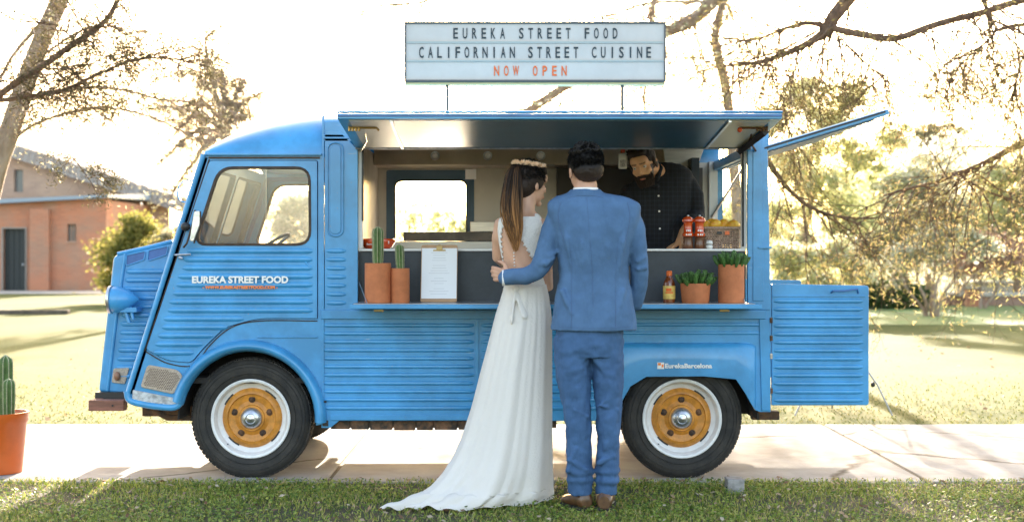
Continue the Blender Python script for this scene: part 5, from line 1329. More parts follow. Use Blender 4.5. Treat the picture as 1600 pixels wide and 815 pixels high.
soilg = MB(); me = bpy.data.meshes.new('near_soil'); me.from_pydata([(-8, -8, -.008), (8, -8, -.008), (8, -.10, -.008), (-8, -.10, -.008)], [], [(0, 1, 2, 3)])
tag(link_mesh('verge', me, mat('mossy_soil', (.055, .06, .022), .95, c2=(.08, .055, .03), vscale=9, bump=.8, bscale=60), None, False), kind='structure')
blades('grass', -3.3, 3.4, -1.75, -.10, 56000, .036, GRASSM, .0028, dens=patch)
def edge(x, y): return np.clip(1.0-(y+.10)/.09, 0, 1)
blades('verge_edge_grass', -3.3, 3.4, -.10, -.02, 2600, .035, GRASSM, .0026, dens=edge)
N = 42000; cx, cy = NR.uniform(-3.3, 3.4, N), NR.uniform(-1.75, -.12, N); k = NR.random(N) < patch(cx*1.3, cy*1.2); cx, cy = cx[k], cy[k]; N = len(cx)
cz = NR.uniform(.0, .030, N); nrm = rdir(N); nrm[:, 2] = np.abs(nrm[:, 2])+1.2; nrm /= np.linalg.norm(nrm, axis=1)[:, None]; a = perp(nrm); bb = np.cross(nrm, a); s_ = NR.uniform(.005, .011, N)[:, None]
tag(quads('clover', np.stack([cx, cy, cz], 1), a*s_, bb*s_*.85, CLOV), kind='stuff')
N = 1300; cx, cy = NR.uniform(-3.3, 3.4, N), NR.uniform(-1.6, 0.0, N); nrm = rdir(N); nrm[:, 2] = np.abs(nrm[:, 2])+1; nrm /= np.linalg.norm(nrm, axis=1)[:, None]; a = perp(nrm); bb = np.cross(nrm, a); s_ = NR.uniform(.005, .020, N)[:, None]
tag(quads('fallen_leaves', np.stack([cx, cy, np.where(cy < -.1, NR.uniform(.015, .035, N), .008)], 1), a*s_, bb*s_*.55, DRYL), kind='stuff')
FARG = leafmat('pale_grass', [(.06, .085, .02), (.11, .135, .035), (.18, .18, .06), (.28, .25, .11)], .35)
blades('lawn_grass', -6.5, 8.5, 2.66, 7.5, 30000, .022, FARG, .006, dens=lambda x, y: np.clip(1-(y-2.6)/4.9, 0, 1)**1.3, z=-.014)
N = 260; cx, cy = NR.uniform(-6, 9, N), NR.uniform(2.8, 14, N); nrm = rdir(N); nrm[:, 2] = np.abs(nrm[:, 2])+1; a = perp(nrm); bb = np.cross(nrm, a); s_ = NR.uniform(.012, .03, N)[:, None]
tag(quads('lawn_leaves', np.stack([cx, cy, np.full(N, .02)], 1), a*s_, bb*s_*.6, DRYL), kind='stuff')
# paths near the buildings
me = bpy.data.meshes.new('path'); me.from_pydata([(-60, 41, -.004), (-12, 41, -.004), (-10, 45.6, -.004), (-60, 45.6, -.004)], [], [(0, 1, 2, 3)])
tag(link_mesh('path', me, mat('pale_gravel_path', (.48, .42, .34), .95, var=.1, vscale=3), None, False), kind='structure')
kb = MB().box(-22, X(108, 23.5), 23.4, 23.6, -.02, .09).build('low_kerb', mat('dark_kerb', (.10, .08, .06), .9, var=.3), bevel=.01); tag(kb, 'low dark kerb crossing the lawn on the left', 'kerb')
me = bpy.data.meshes.new('grass_bed'); me.from_pydata([(X(1350, 18.5), 18.5, -.006), (40, 18.5, -.006), (60, 29, -.006), (X(1350, 29), 29, -.006)], [], [(0, 1, 2, 3)])
GB = mat('fresh_lawn', (.11, .20, .045), .95, c2=(.16, .20, .07), vscale=.8, bump=.8, bscale=20)
tag(link_mesh('grass_bed', me, GB, None, False), kind='structure')
# concrete block beside the rear wheel
o = MB().obox(P(1147.5, 757, -.40)-Vector((0, 0, .0)), (.046, 0, 0), (0, .06, 0), (0, 0, .040)).build('concrete_block', BLOCK, bevel=.005)
for v in o.data.vertices: pass
tag(o, 'small grey concrete block on the grass beside the rear wheel', 'block')
# potted cactus at the left edge
cx = X(8, .22); c = Vector((cx-.0, .25, 0)); c.x = X(42, .25)-.175
e = empty('large_potted_cactus', c, 'large orange pot with a branching column cactus at the left edge of the photo', 'potted plant')
h = Z(643, .25)
MB().lathe([(.135, 0), (.142, .004), (.168, h*.82), (.178, h*.86), (.180, h), (.168, h), (.160, h-.04), (.004, h-.045)], c, 'Z', 44).build('pot', mat('orange_glazed_pot', (.58, .10, .012), .4, var=.08, coat=.4), e)
MB().lathe([(.162, h-.06), (.158, h-.035), (.004, h-.03)], c, 'Z', 24).build('soil', SOIL, e)
CT2 = CACT
for dx, dy, r, hh in ((.055, -.02, .036, .38), (.095, -.075, .030, .245), (-.03, .04, .04, .30)):
    cactus_col(c+Vector((dx, dy, h-.04)), r, hh, e, 8)
# light stand behind the rear door
st = empty('light_stand', (2.70, 3.3, 0), 'thin metal tripod stand behind the open rear door', 'stand')
SMET = mat('stand_metal', (.34, .34, .36), .4, metal=.7)
MB().tube([(2.70, 3.3, .2), (2.70, 3.3, .80)], .010).build('pole', SMET, st)
for x1, y1 in ((X(1389, 3.3), 3.2), (X(1238, 3.3), 3.2), (2.72, 3.75)):
    MB().tube([(2.70+(x1-2.70)*.05, 3.3, .62), (2.70+(x1-2.7)*.70, 3.3+(y1-3.3)*.7, .25), (x1, y1, 0)], .007).build('leg', SMET, st)
MB().ell(P(1364, 600, 3.2), (.018, .018, .022)).build('knob', BLACKP, st)
MB().box(2.64, 2.76, 3.25, 3.35, .78, .84).build('clamp', BLACKP, st, bevel=.006)

# ------------------------------------------------------------------ BUILDINGS
BRICK = mat('orange_brick_wall', (.50, .205, .12), .9, c2=(.40, .22, .15), vscale=.9, bump=.4, bscale=14, wear=(.30, .22, .18), wear_amt=.6)
BRICKP = mat('pale_brick_wall', (.50, .33, .24), .9, c2=(.42, .27, .20), vscale=.7, bump=.4, bscale=14)
TILE = mat('grey_roof_tiles', (.36, .32, .29), .95, spec=.05, c2=(.34, .27, .22), vscale=3, bump=.5, bscale=12, stretch=(4, 1, 1))
bd_ = empty('brick_building', (-20, 46, 0), 'orange brick outbuilding with dark door and tiled gable roof on the left', 'building')
def q46(L, y=46): return [(X(a, y), Z(b, y)) for a, b in L]
zb = -.05
door = q46([(5, 357), (40, 357), (40, 454.5), (5, 454.5)]); winb = q46([(105, 350), (119, 350), (119, 377), (105, 377)])
lw = [(X(-150, 46), zb), (X(166, 46), zb), (X(166, 46), Z(308, 46)), (X(-150, 46), Z(322, 46))]
MB().plate(lw, [door, winb], o=(0, 46, 0), t=.35).build('lower_wall', BRICK, bd_)
MB().box(X(166, 46)-.35, X(166, 46), 46.35, 53, zb, Z(312, 46)).build('side_wall', BRICK, bd_)
MB().box(X(46, 45.7), X(76, 45.7), 45.7, 45.99, zb, Z(326, 45.7)).build('pilaster', BRICK, bd_, bevel=.02)
MB().plate(inset(door, -.10) if False else [(X(3, 46), zb), (X(42, 46), zb), (X(42, 46), Z(355, 46)), (X(3, 46), Z(355, 46))], [door], o=(0, 45.95, 0), t=.06).build('door_frame', mat('grey_frame', (.3, .27, .24), .7), bd_)
dr = MB().plate(door, o=(0, 46.2, 0), t=.06).build('door', mat('dark_green_door', (.018, .025, .027), .5), bd_)
for i in range(4):
    x0 = X(6+i*8.6, 46.2); MB().box(x0, x0+.19, 46.17, 46.20, zb, Z(359, 46)).build('plank', mat('door_plank', (.016, .022, .024), .55) if 'door_plank' not in MATS else MATS['door_plank'], dr)
MB().ell((X(36, 46.1), 46.12, 1.0), (.05, .05, .05)).build('handle', CHROME, dr)
wn_ = MB().plate(winb, o=(0, 46.2, 0), t=.03).build('window', mat('dull_window', (.16, .17, .17), .2), bd_)
MB().box(X(104, 46), X(120, 46), 45.93, 46.1, Z(379, 46), Z(377, 46)).build('sill', BRICKP, wn_)
for t_ in (1/3, 2/3): MB().box(X(105, 46)+(X(119, 46)-X(105, 46))*t_-.02, X(105, 46)+(X(119, 46)-X(105, 46))*t_+.02, 46.14, 46.2, Z(377, 46), Z(350, 46)).build('glazing_bar', BRICKP, wn_)
MB().add([(X(-150, 45.6), 45.6, Z(326, 46)), (X(168, 45.6), 45.6, Z(309, 46)), (X(168, 45.6), 52, Z(303, 46)), (X(-150, 45.6), 52, Z(318, 46)), (X(-150, 45.6), 45.6, Z(318, 46)), (X(168, 45.6), 45.6, Z(304.5, 46)), (X(168, 45.6), 52, Z(292, 46)), (X(-150, 45.6), 52, Z(305, 46))],
   [(0,1,2,3),(7,6,5,4),(0,4,5,1),(1,5,6,2),(2,6,7,3),(3,7,4,0)]).build('lean_to_roof', mat('grey_blue_roof_edge', (.26, .33, .40), .6), bd_)
yu = 52.5
up_ = [(X(-120, yu), zb), (X(262, yu), zb), (X(262, yu), Z(312, yu)), (X(22, yu), Z(238, yu)), (X(-120, yu), Z(225, yu))]
wv_ = [(X(22, yu), Z(265, yu)), (X(36, yu), Z(265, yu)), (X(36, yu), Z(300, yu)), (X(22, yu), Z(300, yu))]
MB().plate(up_, [wv_], o=(0, yu, 0), t=.4).build('upper_wall', BRICKP, bd_)
MB().plate(wv_, o=(0, yu+.2, 0), t=.05).build('window', MATS['dull_window'], bd_)
rA, rB_ = P(-10, 218, yu-.5), P(300, 318, yu-.5); 
d = (rB_-rA); mb = MB()
nrow, ncol = 4, 34; dz = Z(218, yu)-Z(240, yu)
for r_ in range(nrow):
    for c2_ in range(ncol):
        p = rA+d*((c2_+.5)/ncol)+Vector((0, .10*r_, -dz*.85+dz*(r_+.5)/nrow+rnd.uniform(-.03, .03)))
        o = MB().obox(p, d/ncol*.47, (0, .10, .0), (0, .02, dz/nrow*.52)).build('roof_tile', TILE, bd_) if (r_, c2_) == (0, 0) else None
        if o: proto_t, p0 = o, p.copy()
        else:
            o = proto_t.copy(); col.objects.link(o); o.parent = bd_; o.location = p-p0
MB().add([rA+Vector((0, .45, .0)), rB_+Vector((0, .45, 0)), rB_+Vector((0, 9, 0.1)), rA+Vector((0, 9, 0.1)), rA+Vector((0, .45, -.15)), rB_+Vector((0, .45, -.15)), rB_+Vector((0, 9, -.1)), rA+Vector((0, 9, -.1))], [(0,1,2,3),(7,6,5,4),(0,4,5,1),(1,5,6,2),(2,6,7,3),(3,7,4,0)]).build('roof', TILE, bd_)
for m_ in (BRICK, BRICKP):
    n_, l_ = m_.node_tree.nodes, m_.node_tree.links; b_ = n_['Principled BSDF']; tc_ = n_.new('ShaderNodeTexCoord'); sx = n_.new('ShaderNodeSeparateXYZ'); cx_ = n_.new('ShaderNodeCombineXYZ'); ad_ = n_.new('ShaderNodeMath'); ad_.operation = 'ADD'
    l_.new(tc_.outputs['Object'], sx.inputs[0]); l_.new(sx.outputs[0], ad_.inputs[0]); l_.new(sx.outputs[1], ad_.inputs[1]); l_.new(ad_.outputs[0], cx_.inputs[0]); l_.new(sx.outputs[2], cx_.inputs[1])
    br_ = n_.new('ShaderNodeTexBrick'); br_.inputs['Scale'].default_value = 1; br_.inputs['Brick Width'].default_value = .30; br_.inputs['Row Height'].default_value = .10; br_.inputs['Mortar Size'].default_value = .012
    br_.inputs['Color1'].default_value = (1.1, 1.05, 1, 1); br_.inputs['Color2'].default_value = (.72, .70, .72, 1); br_.inputs['Mortar'].default_value = (1.0, 1.05, 1.1, 1); l_.new(cx_.outputs[0], br_.inputs['Vector'])
    mm_ = n_.new('ShaderNodeMix'); mm_.data_type = 'RGBA'; mm_.blend_type = 'MULTIPLY'; mm_.inputs[0].default_value = .4; l_.new(b_.inputs['Base Color'].links[0].from_socket, mm_.inputs[6]); l_.new(br_.outputs[0], mm_.inputs[7]); l_.new(mm_.outputs[2], b_.inputs['Base Color'])
# low brick walls on the right
def lowwall(x0, x1, y, ztop, label, m=BRICK, cap=True):
    e = empty('low_brick_wall', ((x0+x1)/2, y, 0), label, 'wall')
    MB().box(x0, x1, y, y+.4, -.05, ztop).build('brickwork', m, e, bevel=.02)
    MB().box(x0-.05, x1+.05, y-.06, y+.46, ztop, ztop+.10).build('coping', mat('pale_coping', (.5, .46, .40), .8) if 'pale_coping' not in MATS else MATS['pale_coping'], e, bevel=.015)
    return e
PINK = mat('weathered_pink_brick', (.40, .20, .15), .9, c2=(.32, .22, .17), vscale=2, bump=.4, bscale=20)
lowwall(X(1480, 29), X(1680, 29), 29, Z(463, 29), 'long low weathered pink brick wall at the back of the lawn on the right', PINK)
pe = empty('brick_pillar', (X(1523, 28.4), 28.5, 0), 'short orange brick pillar in front of the low wall on the right', 'pillar')
MB().box(X(1512, 28.3), X(1535, 28.3), 28.3, 28.6, -.05, Z(451, 28.3)).build('shaft', BRICK, pe, bevel=.02); MB().box(X(1509, 28.3), X(1538, 28.3), 28.25, 28.65, Z(451, 28.3), Z(448, 28.3)).build('cap', MATS['pale_coping'], pe)
lowwall(X(1500, 34), X(1640, 34), 34, Z(444, 34), 'pale higher garden wall behind the brick pillar', mat('pale_render', (.55, .5, .44), .9, var=.1))

# ------------------------------------------------------------------ TREES
BARK = mat('brown_bark', (.20, .115, .07), .95, c2=(.10, .06, .04), vscale=14, bump=1.0, bscale=60, stretch=(1, 1, .35))
BARKP = mat('pale_bark', (.36, .27, .21), .95, c2=(.24, .17, .12), vscale=8, bump=.8, bscale=40, stretch=(1, 1, .4))
L_YEL = leafmat('yellow_leaves', [(.26, .32, .14), (.54, .57, .32), (.78, .75, .46), (.88, .88, .78)], .70)
L_OLI = leafmat('olive_leaves', [(.16, .22, .12), (.38, .43, .30), (.64, .64, .52), (.85, .85, .78)], .70)
L_GRN = leafmat('green_leaves', [(.03, .06, .015), (.06, .11, .025), (.10, .15, .04)], .4)
L_GRY = leafmat('greygreen_leaves', [(.20, .21, .13), (.34, .32, .21), (.48, .43, .31)], .5)
L_DRK = leafmat('dark_needles', [(.04, .035, .015), (.09, .08, .03), (.16, .12, .06)], .4)
L_NEE = leafmat('cedar_needles', [(.10, .10, .035), (.20, .19, .07), (.34, .28, .12), (.46, .32, .18)], .6)
def limb(mb, pts, r0, r1, seg=8, sub=6, wob=0):
    q = spline(pts, sub)
    q = [p+Vector((noise.noise(p*1.7)*wob, noise.noise(p*1.3+Vector((9, 0, 0)))*wob, noise.noise(p*1.9+Vector((0, 7, 0)))*wob)) for p in q]
    n_ = len(q); mb.tube(q, [r0+(r1-r0)*(i/(n_-1))**.8 for i in range(n_)], seg); return q
def twigs(mb, p, d, ln, r, dep, tips, droop=.15, nb=3, spread=.55, seg=4):
    if dep == 0 or r < .0012: tips.append((p, d)); return
    q = [p]; dd = d.copy()
    for i in range(3):
        dd = (dd+Vector((rnd.gauss(0, .16), rnd.gauss(0, .16), rnd.gauss(-droop*.4, .14)))).normalized(); q.append(q[-1]+dd*ln/3)
    mb.tube(q, [r, r*.85, r*.7, r*.5], seg, False)
    for i in range(nb):
        j = rnd.choice((1, 2, 3, 3)); nd = (dd+Vector((rnd.gauss(0, spread), rnd.gauss(0, spread), rnd.gauss(0, spread)))).normalized()
        twigs(mb, q[j], nd, ln*rnd.uniform(.6, .85), r*.58, dep-1, tips, droop, nb, spread, 3)
def foliage(name, blobs, y, N, size, m, parent, depth=1.0, clump=26, asp=.6, spread=.16):
    """leaves gathered into uneven clumps inside several crown volumes; blobs are (px, py, radius px) at depth y"""
    k = (D0+y)/F; C = []
    tot = sum(b_[2]**2 for b_ in blobs)
    for bx, by, br_ in blobs:
        nc = max(4, int(clump*br_*br_/1600*1.0)); n_ = int(N*br_*br_/tot/nc)
        for i in range(nc):
            d = rdir(1)[0]*(NR.random()**.4); c = np.array(P(bx, by, y))+d*np.array((br_*k, br_*k*depth, br_*k*.85)); s = br_*k*spread*NR.uniform(.5, 1.5)
            C.append(c+NR.normal(size=(n_, 3))*s*np.array((1.25, 1.1, .7)))
    C = np.concatenate(C); N = len(C); a = rdir(N, .8); s_ = size*NR.uniform(.5, 1.3, N)[:, None]
    tn = np.clip(NR.normal(.5, .25, N)+.12*np.sin(C[:, 0]*1.1)+.10*np.sin(C[:, 2]*1.7), 0, 1)
    return quads(name, C, a*s_, perp(a)*s_*asp, m, parent, tn)
def tree(name, label, px, y, base_r, trunks, blobs, N, size, m, bark=BARK, cat='tree', clump=26, group=None, spread=.16, twn=0):
    b_ = P(px, HZ, y); b_.z = -.02; e = empty(name, b_, label, cat, group)
    mb = MB()
    for pts in trunks:
        q = limb(mb, [Vector((P(a, 400, y).x, y+rnd.uniform(-.2, .2), -.05 if b__ is None else Z(b__, y))) for a, b__ in pts], base_r, base_r*.28, 8, 4, .12)
    mb.build('trunk', bark, e)
    # limbs reaching into each blob
    mb = MB(); tips = []
    for bx, by, br_ in blobs:
        src = min((t for t in trunks), key=lambda t: abs(t[-1][0]-bx)+abs((t[-1][1] or 400)-by)); s0 = src[max(0, len(src)-2)]
        p0 = Vector((P(s0[0], 400, y).x, y, Z(s0[1], y) if s0[1] else 0)); p1 = P(bx, by, y+rnd.uniform(-.5, .5)); q = limb(mb, [p0, p0.lerp(p1, .5)+Vector((rnd.uniform(-.2, .2), rnd.uniform(-.3, .3), .2)), p1], base_r*.32, base_r*.12, 5, 4, .1)
        for t in range(twn):
            p = q[rnd.randrange(len(q)//2, len(q))]; twigs(mb, p, Vector((rnd.gauss(0, 1), rnd.gauss(0, .6), rnd.gauss(.2, .7))).normalized(), br_*(D0+y)/F*.55, base_r*.10, 4, tips, .1)
    mb.build('branches', bark, e)
    foliage('leaves', blobs, y, int(N*(1.0 if y > 28 and px > 900 else 1.1)), size*(.95 if y > 28 and px > 900 else 1.1), m, e, 1.0, clump, spread=spread*1.3)
    return e
tree('tree', 'tall pale yellow leaved tree rising behind the raised rear flap', 1262, 30, .14, [[(1250, None), (1252, 430), (1262, 330), (1270, 220)], [(1262, None), (1290, 400), (1310, 300)]],
     [(1262, 150, 42), (1300, 205, 45), (1235, 250, 40), (1285, 290, 55), (1330, 340, 45), (1225, 340, 40), (1350, 250, 38), (1215, 190, 30), (1335, 150, 30), (1400, 215, 30)], 34000, .055, L_YEL, BARKP, twn=3)
tree('tree', 'broad olive and cream tree in the middle of the right background', 1420, 33, .15, [[(1420, None), (1418, 420), (1430, 330), (1440, 260)], [(1420, None), (1390, 400), (1370, 320)]],
     [(1400, 290, 55), (1455, 270, 50), (1370, 360, 50), (1430, 360, 60), (1500, 330, 50), (1480, 400, 45), (1340, 410, 45)], 34000, .06, L_OLI, BARKP, twn=3)
tree('tree', 'dull green tree top standing above the others on the right', 1456, 42, .16, [[(1450, None), (1455, 400), (1456, 230)]], [(1452, 215, 30), (1475, 235, 26), (1430, 240, 22), (1495, 210, 18)], 6000, .08, L_GRY, BARKP, twn=2)
tree('tree', 'yellowish tree at the right edge behind the low walls', 1585, 31, .14, [[(1590, None), (1588, 400), (1580, 320)]],
     [(1570, 330, 48), (1620, 340, 55), (1590, 270, 42), (1550, 390, 40), (1610, 410, 40), (1540, 280, 35)], 24000, .06, L_YEL, BARKP, twn=3)
tree('flowering_shrub', 'bright yellow shrub just behind the rear door', 1262, 21, .05, [[(1250, None), (1245, 440), (1235, 410)], [(1256, None), (1270, 440), (1290, 405)]],
     [(1225, 400, 32), (1262, 418, 34), (1300, 400, 34), (1225, 440, 22), (1335, 425, 26), (1290, 445, 24)], 15000, .04, L_YEL, BARK, 'shrub', twn=2)
tree('hedge_bush', 'dark green rounded bush behind the multi-stemmed shrub', 1395, 27, .05, [[(1395, None), (1396, 465), (1395, 452)]], [(1380, 462, 24), (1410, 466, 22), (1355, 460, 22), (1432, 468, 16)], 11000, .05, L_GRN, BARK, 'bush', twn=0, spread=.3)
sh_ = tree('multi_stem_shrub', 'multi-stemmed shrub with bare fanning stems on the fresh green lawn', 1450, 22.3, .055,
     [[(1447, None), (1440, 475), (1415, 450), (1405, 400)], [(1450, None), (1448, 470), (1437, 430), (1440, 390)], [(1453, None), (1458, 460), (1475, 410), (1480, 370)], [(1457, None), (1470, 462), (1500, 420), (1525, 385)], [(1460, None), (1475, 470), (1515, 440), (1545, 400)], [(1455, None), (1462, 465), (1462, 420), (1455, 380)]],
     [(1408, 400, 28), (1440, 385, 30), (1480, 375, 30), (1525, 385, 28), (1398, 445, 12)], 7000, .035, L_OLI, BARKP, 'shrub', twn=6)
tree('yellow_bush', 'round yellow green bush in front of the brick building', 195, 31, .06, [[(195, None), (195, 430), (190, 390)], [(200, None), (215, 420), (225, 380)]],
     [(180, 400, 30), (205, 365, 28), (175, 440, 22), (215, 410, 28), (225, 360, 20), (195, 445, 22), (240, 440, 22)], 17000, .045, leafmat('bush_leaves', [(.05, .07, .02), (.12, .14, .03), (.30, .28, .07), (.50, .42, .14)], .5), BARK, 'bush', twn=1, spread=.24)
tree('dark_bush', 'darker olive bush between the yellow bush and the van', 268, 33, .06, [[(268, None), (266, 420), (262, 380)]], [(255, 385, 26), (285, 400, 26), (300, 360, 22), (330, 390, 28), (262, 430, 26)], 9000, .05, L_GRY, BARK, 'bush', twn=2, spread=.24)
tree('bare_tree', 'pale half bare tree with drooping twigs above the cab', 345, 24, .24, [[(330, None), (335, 400), (342, 300), (350, 200), (345, 110)]],
     [(330, 110, 34), (360, 160, 34), (300, 160, 26), (310, 220, 28), (385, 190, 24), (345, 260, 28), (270, 300, 20), (385, 120, 18), (290, 110, 24), (260, 250, 26), (300, 330, 24), (320, 60, 30), (400, 155, 26), (250, 170, 26), (280, 200, 24)], 4200, .032, L_GRY, BARKP, twn=22, spread=.55, clump=60)
for i, (px, y, by, hh) in enumerate(((470, 34, 330, 40), (640, 38, 345, 34), (720, 36, 350, 30), (1150, 36, 330, 50))):
    tree('pale_tree', ['pale tree seen through the open cab window', 'faint tree seen through the left of the kitchen window', 'faint tree seen through the right of the kitchen window', 'pale tree glimpsed through the open back of the van'][i], px, y, .10, [[(px, None), (px+3, by+40), (px, by)]], [(px-25, by+5, hh), (px+20, by-5, hh*.9), (px, by+40, hh), (px+35, by+45, hh*.8)], 3200 if i in (1, 2) else 8000, .06, L_YEL if i else L_OLI, BARKP, twn=2)

# near trees whose limbs hang into the top of the picture
def needles(cen_dirs, per, ln, m, parent, name='needles', w=.16, jit=.03):
    C, A_ = [], []
    for p, d in cen_dirs:
        p = np.array(p); d = np.array(d); nn_ = NR.poisson(per)
        if nn_ == 0: continue
        q = rdir(nn_)+d*.5; q /= np.linalg.norm(q, axis=1)[:, None]; C.append(p+NR.normal(size=(nn_, 3))*jit+q*ln*.5); A_.append(q)
    C = np.concatenate(C); A_ = np.concatenate(A_); s_ = ln*.5*NR.uniform(.6, 1.3, len(C))[:, None]
    return quads(name, C, A_*s_, perp(A_)*s_*w, m, parent)
def hanging(mb, tips, path, step, ln, r, dep=3, down=.5, droop=.2, up=0):
    for i in range(1, len(path)-1):
        if rnd.random() < step:
            t = (path[i+1]-path[i-1]).normalized(); d = (t*rnd.uniform(.0, .9)+Vector((rnd.gauss(0, .5), rnd.gauss(0, .5), rnd.gauss(-down, .45)))).normalized()
            twigs(mb, path[i], d, ln*rnd.uniform(.5, 1.2), r, dep, tips, droop, 3, .5, 4)
def spread_tips(mb_tips, mult=1): return mb_tips
cd = empty('cedar_tree', (9.5, 6.5, -.02), 'large cedar whose dark limbs reach across the top right of the photo', 'tree')
mb = MB(); y = 4.5
limb(mb, [Vector((9.5, 6.5, -.1)), Vector((9.4, 6.4, 2.5)), Vector((9.0, 6.2, 5.0)), Vector((8.6, 6.0, 9))], .38, .25, 14, 5, .1)
mb.build('trunk', BARK, cd)
def PP(L, y, dy=.0): return [P(a, b_, y+dy*i) for i, (a, b_) in enumerate(L)]
paths = [([(1375, -60), (1330, -8), (1300, 28), (1288, 58)], 4.5, .075, .055), ([(1288, 52), (1262, 72), (1225, 88), (1180, 101), (1140, 105)], 4.5, .045, .012),
  ([(1292, 42), (1265, 36), (1235, 45), (1195, 58), (1160, 62)], 4.6, .03, .008), ([(1295, 45), (1345, 52), (1395, 58), (1440, 45), (1490, 30), (1545, 15), (1640, -12)], 4.4, .032, .03),
  ([(1550, 50), (1575, 44), (1640, 40)], 4.4, .012, .02), ([(1530, -10), (1540, 18), (1556, 48)], 4.3, .028, .010), ([(1556, 48), (1530, 75), (1505, 100), (1480, 122)], 4.3, .009, .003),
  ([(1305, 52), (1330, 75), (1370, 105), (1395, 118)], 4.4, .008, .003), ([(1640, 205), (1590, 228), (1545, 252), (1500, 268), (1440, 285), (1380, 305)], 5.0, .045, .008),
  ([(1196, 245), (1225, 285), (1262, 322), (1300, 335), (1370, 338)], 5.5, .032, .008), ([(1225, 165), (1232, 200), (1250, 235)], 5.5, .01, .006), ([(1500, 268), (1530, 290), (1560, 310)], 5.0, .012, .004), ([(1600, 80), (1590, 110), (1585, 150)], 4.3, .007, .003)]
mb = MB(); tw = MB(); tips = []
for L_, y, r0, r1 in paths:
    q = limb(mb, PP(L_, y), r0, r1, 9, 6, .05)
    big = L_[0][0] > 1600 and L_[0][1] > 200
    hanging(tw, tips, q, .9 if not big else 1, .55 if r0 > .01 else .38, .0085, 4, .35, .25)
mb.build('limbs', BARK, cd); tw.build('twigs', BARK, cd)
needles(tips, 1.5, .05, L_NEE, cd, jit=.05, w=.2)
pn = empty('pine_tree', (1.9, 16, -.02), 'slender stemmed pine rising behind the right half of the sign', 'tree')
mb = MB(); tw = MB(); tips = []
y = 14
q = limb(mb, [Vector((X(1165, y), y, -.1))]+PP([(1150, 300), (1140, 180), (1128, 110), (1118, 60), (1128, 10), (1150, -80)], y), .10, .055, 9, 6, .03); hanging(tw, tips, q[14:], 1, 1.0, .018, 4, .1)
q = limb(mb, PP([(1165, -60), (1110, 5), (1070, 38), (1035, 52), (960, 95), (890, 132), (850, 160), (800, 190)], y), .13, .06, 10, 6, .05); hanging(tw, tips, q, 1, 1.0, .016, 4, .1)
q = limb(mb, PP([(1110, 0), (1020, 8), (950, 22), (880, 32)], y), .035, .015, 7, 6, .05); hanging(tw, tips, q, 1, .9, .015, 4, .3)
q = limb(mb, PP([(1022, -30), (1022, 10), (1020, 40), (1006, 150), (1008, 180)], y), .05, .02, 7, 6, .03); hanging(tw, tips, q, .9, .8, .014, 4, .1)
q = limb(mb, PP([(780, -20), (700, -5), (640, 5), (590, 8), (540, 2)], y), .03, .012, 7, 6, .04); hanging(tw, tips, q, 1, .9, .014, 4, .25)
q = limb(mb, PP([(660, 0), (654, 30)], y), .02, .012, 5, 4, .02)
mb.build('trunk', BARKP, pn); tw.build('twigs', BARKP, pn); needles(tips, .8, .09, L_OLI, pn, jit=.14, w=.3)
lt = empty('leaning_tree', (-6.6, 6.4, -.02), 'leaning pale trunk tree with arching bare branches at the top left', 'tree')
mb = MB(); tw = MB(); tips = []; y = 6.4
q = limb(mb, [Vector((X(-75, y), y, -.1))]+PP([(-40, 400), (-8, 268), (18, 200), (38, 140), (62, 70), (95, 0), (120, -70)], y), .13, .085, 12, 6, .02); hanging(tw, tips, q[24:], .4, .5, .007, 3, .0)
for L_, r0 in (([(28, 212), (60, 192), (110, 177), (180, 171), (235, 182), (290, 208), (345, 235)], .022), ([(40, 160), (80, 146), (130, 139), (190, 141), (250, 155), (320, 162), (385, 182)], .024), ([(60, 90), (120, 55), (165, 42), (230, 50), (300, 72), (365, 100)], .014), ([(95, 10), (40, 60), (10, 100), (-10, 150)], .03), ([(290, 165), (320, 200), (335, 240)], .010)):
    q = limb(mb, PP(L_, y), r0, r0*.35, 7, 6, .03); hanging(tw, tips, q, .8, .45, .0075, 4, .25)
mb.build('trunk', BARKP, lt); tw.build('twigs', BARKP, lt); needles(tips, .5, .045, L_GRY, lt, jit=.05, w=.25)
dk = empty('dark_pine', (-8.2, 3.2, -.02), 'dark limbed pine with sparse needles crossing the top left corner', 'tree')
mb = MB(); tw = MB(); tips = []; y = 3.2
limb(mb, [Vector((-8.2, y, -.1)), Vector((-8.1, y, 2)), Vector((-7.8, y, 5))], .2, .12, 10, 5, .05)
limb(mb, [Vector((-8.1, y, 2)), P(-120, 190, y), P(-10, 158, y)], .06, .03, 8, 5, .02)
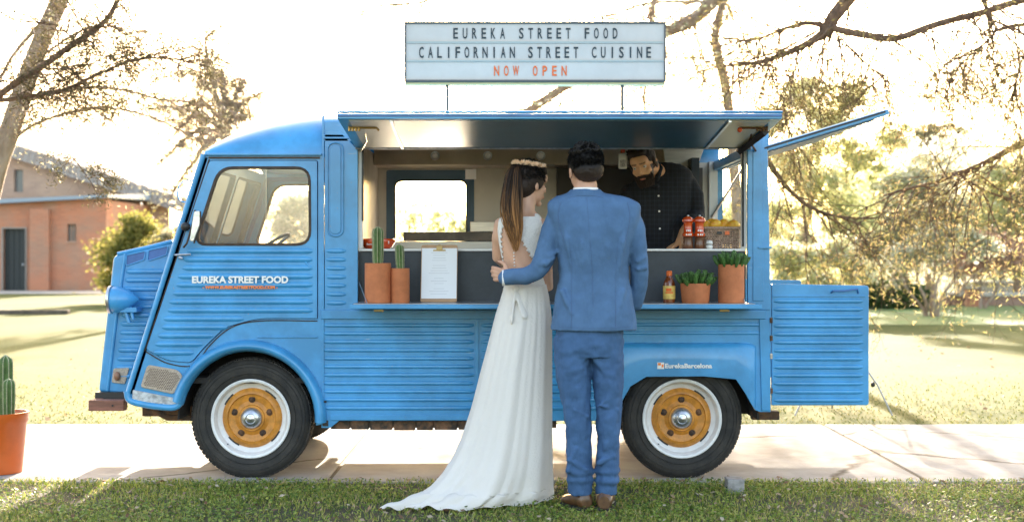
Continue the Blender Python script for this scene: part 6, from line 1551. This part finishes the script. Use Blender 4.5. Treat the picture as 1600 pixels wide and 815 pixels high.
for L_, r0, r1 in (([(-20, 162), (20, 135), (62, 108), (110, 72), (148, 46), (172, 22), (190, -20)], .030, .020), ([(-20, 158), (40, 153), (95, 142), (150, 118), (210, 92), (260, 90), (305, 100)], .020, .006), ([(62, 108), (120, 106), (170, 88), (210, 80)], .008, .003), ([(120, 65), (90, 40), (60, 35)], .008, .003), ([(40, 153), (60, 178), (80, 190)], .006, .003), ([(270, 60), (262, 80), (240, 100)], .005, .003), ([(104, 236), (122, 255), (138, 278), (150, 297)], .006, .003), ([(138, 278), (155, 272), (170, 288)], .005, .002)):
    q = limb(mb, PP(L_, y), r0, r1, 8, 6, .02); hanging(tw, tips, q, .95 if r0 > .0065 else .4, .30 if r0 > .0065 else .13, .0065 if r0 > .0065 else .004, 4, .05, .1)
mb.build('trunk', BARK, dk); tw.build('twigs', BARK, dk); needles(tips, 2.4, .040, L_DRK, dk, jit=.03, w=.22)

# extra crowns that close the right background
tree('tree', 'wide pale crown low behind the olive tree, between it and the yellow tree', 1500, 38, .14, [[(1500, None), (1503, 400), (1505, 330)]], [(1350, 300, 55), (1300, 400, 55), (1500, 250, 45), (1540, 340, 55), (1440, 320, 55), (1240, 380, 50), (1385, 400, 50), (1550, 420, 45)], 22000, .07, L_OLI, BARKP, twn=1)

# unseen boughs added to the cedar to shade the road and lawn on the right
pads = MB(); tips = []
for i in range(16):
    yy = rnd.uniform(17, 32); c = Vector((rnd.uniform(2.6, 9.5), yy, 1.281+415*(8+yy)/2160+rnd.uniform(1.4, 3.2)))
    q = limb(pads, [Vector((9.2, 6.4+(yy-6.4)*.2, 6.5)), Vector((9.2, 6.4, 6.5)).lerp(c, .5)+Vector((0, 0, .8)), c], .10, .03, 6, 4, .1)
    for j in range(5): twigs(pads, q[-1-rnd.randrange(0, 5)], Vector((rnd.gauss(0, 1), rnd.gauss(0, 1), rnd.gauss(0, .2))).normalized(), 1.1, .02, 3, tips, .1)
pads.build('shade_boughs', BARK, cd); needles(tips, 14, .12, L_NEE, cd, 'shade_needles', .3, .35)


tree('pink_shrub', 'reddish leafless looking shrub between the multi-stemmed shrub and the low wall', 1545, 27, .05, [[(1530, None), (1535, 450), (1540, 410)], [(1535, None), (1560, 440), (1575, 400)]], [(1535, 395, 26), (1560, 385, 24), (1520, 410, 20), (1580, 400, 20)], 5000, .04, leafmat('reddish_leaves', [(.30, .14, .10), (.50, .28, .20), (.66, .46, .36)], .55), BARKP, 'shrub', twn=6, spread=.4)
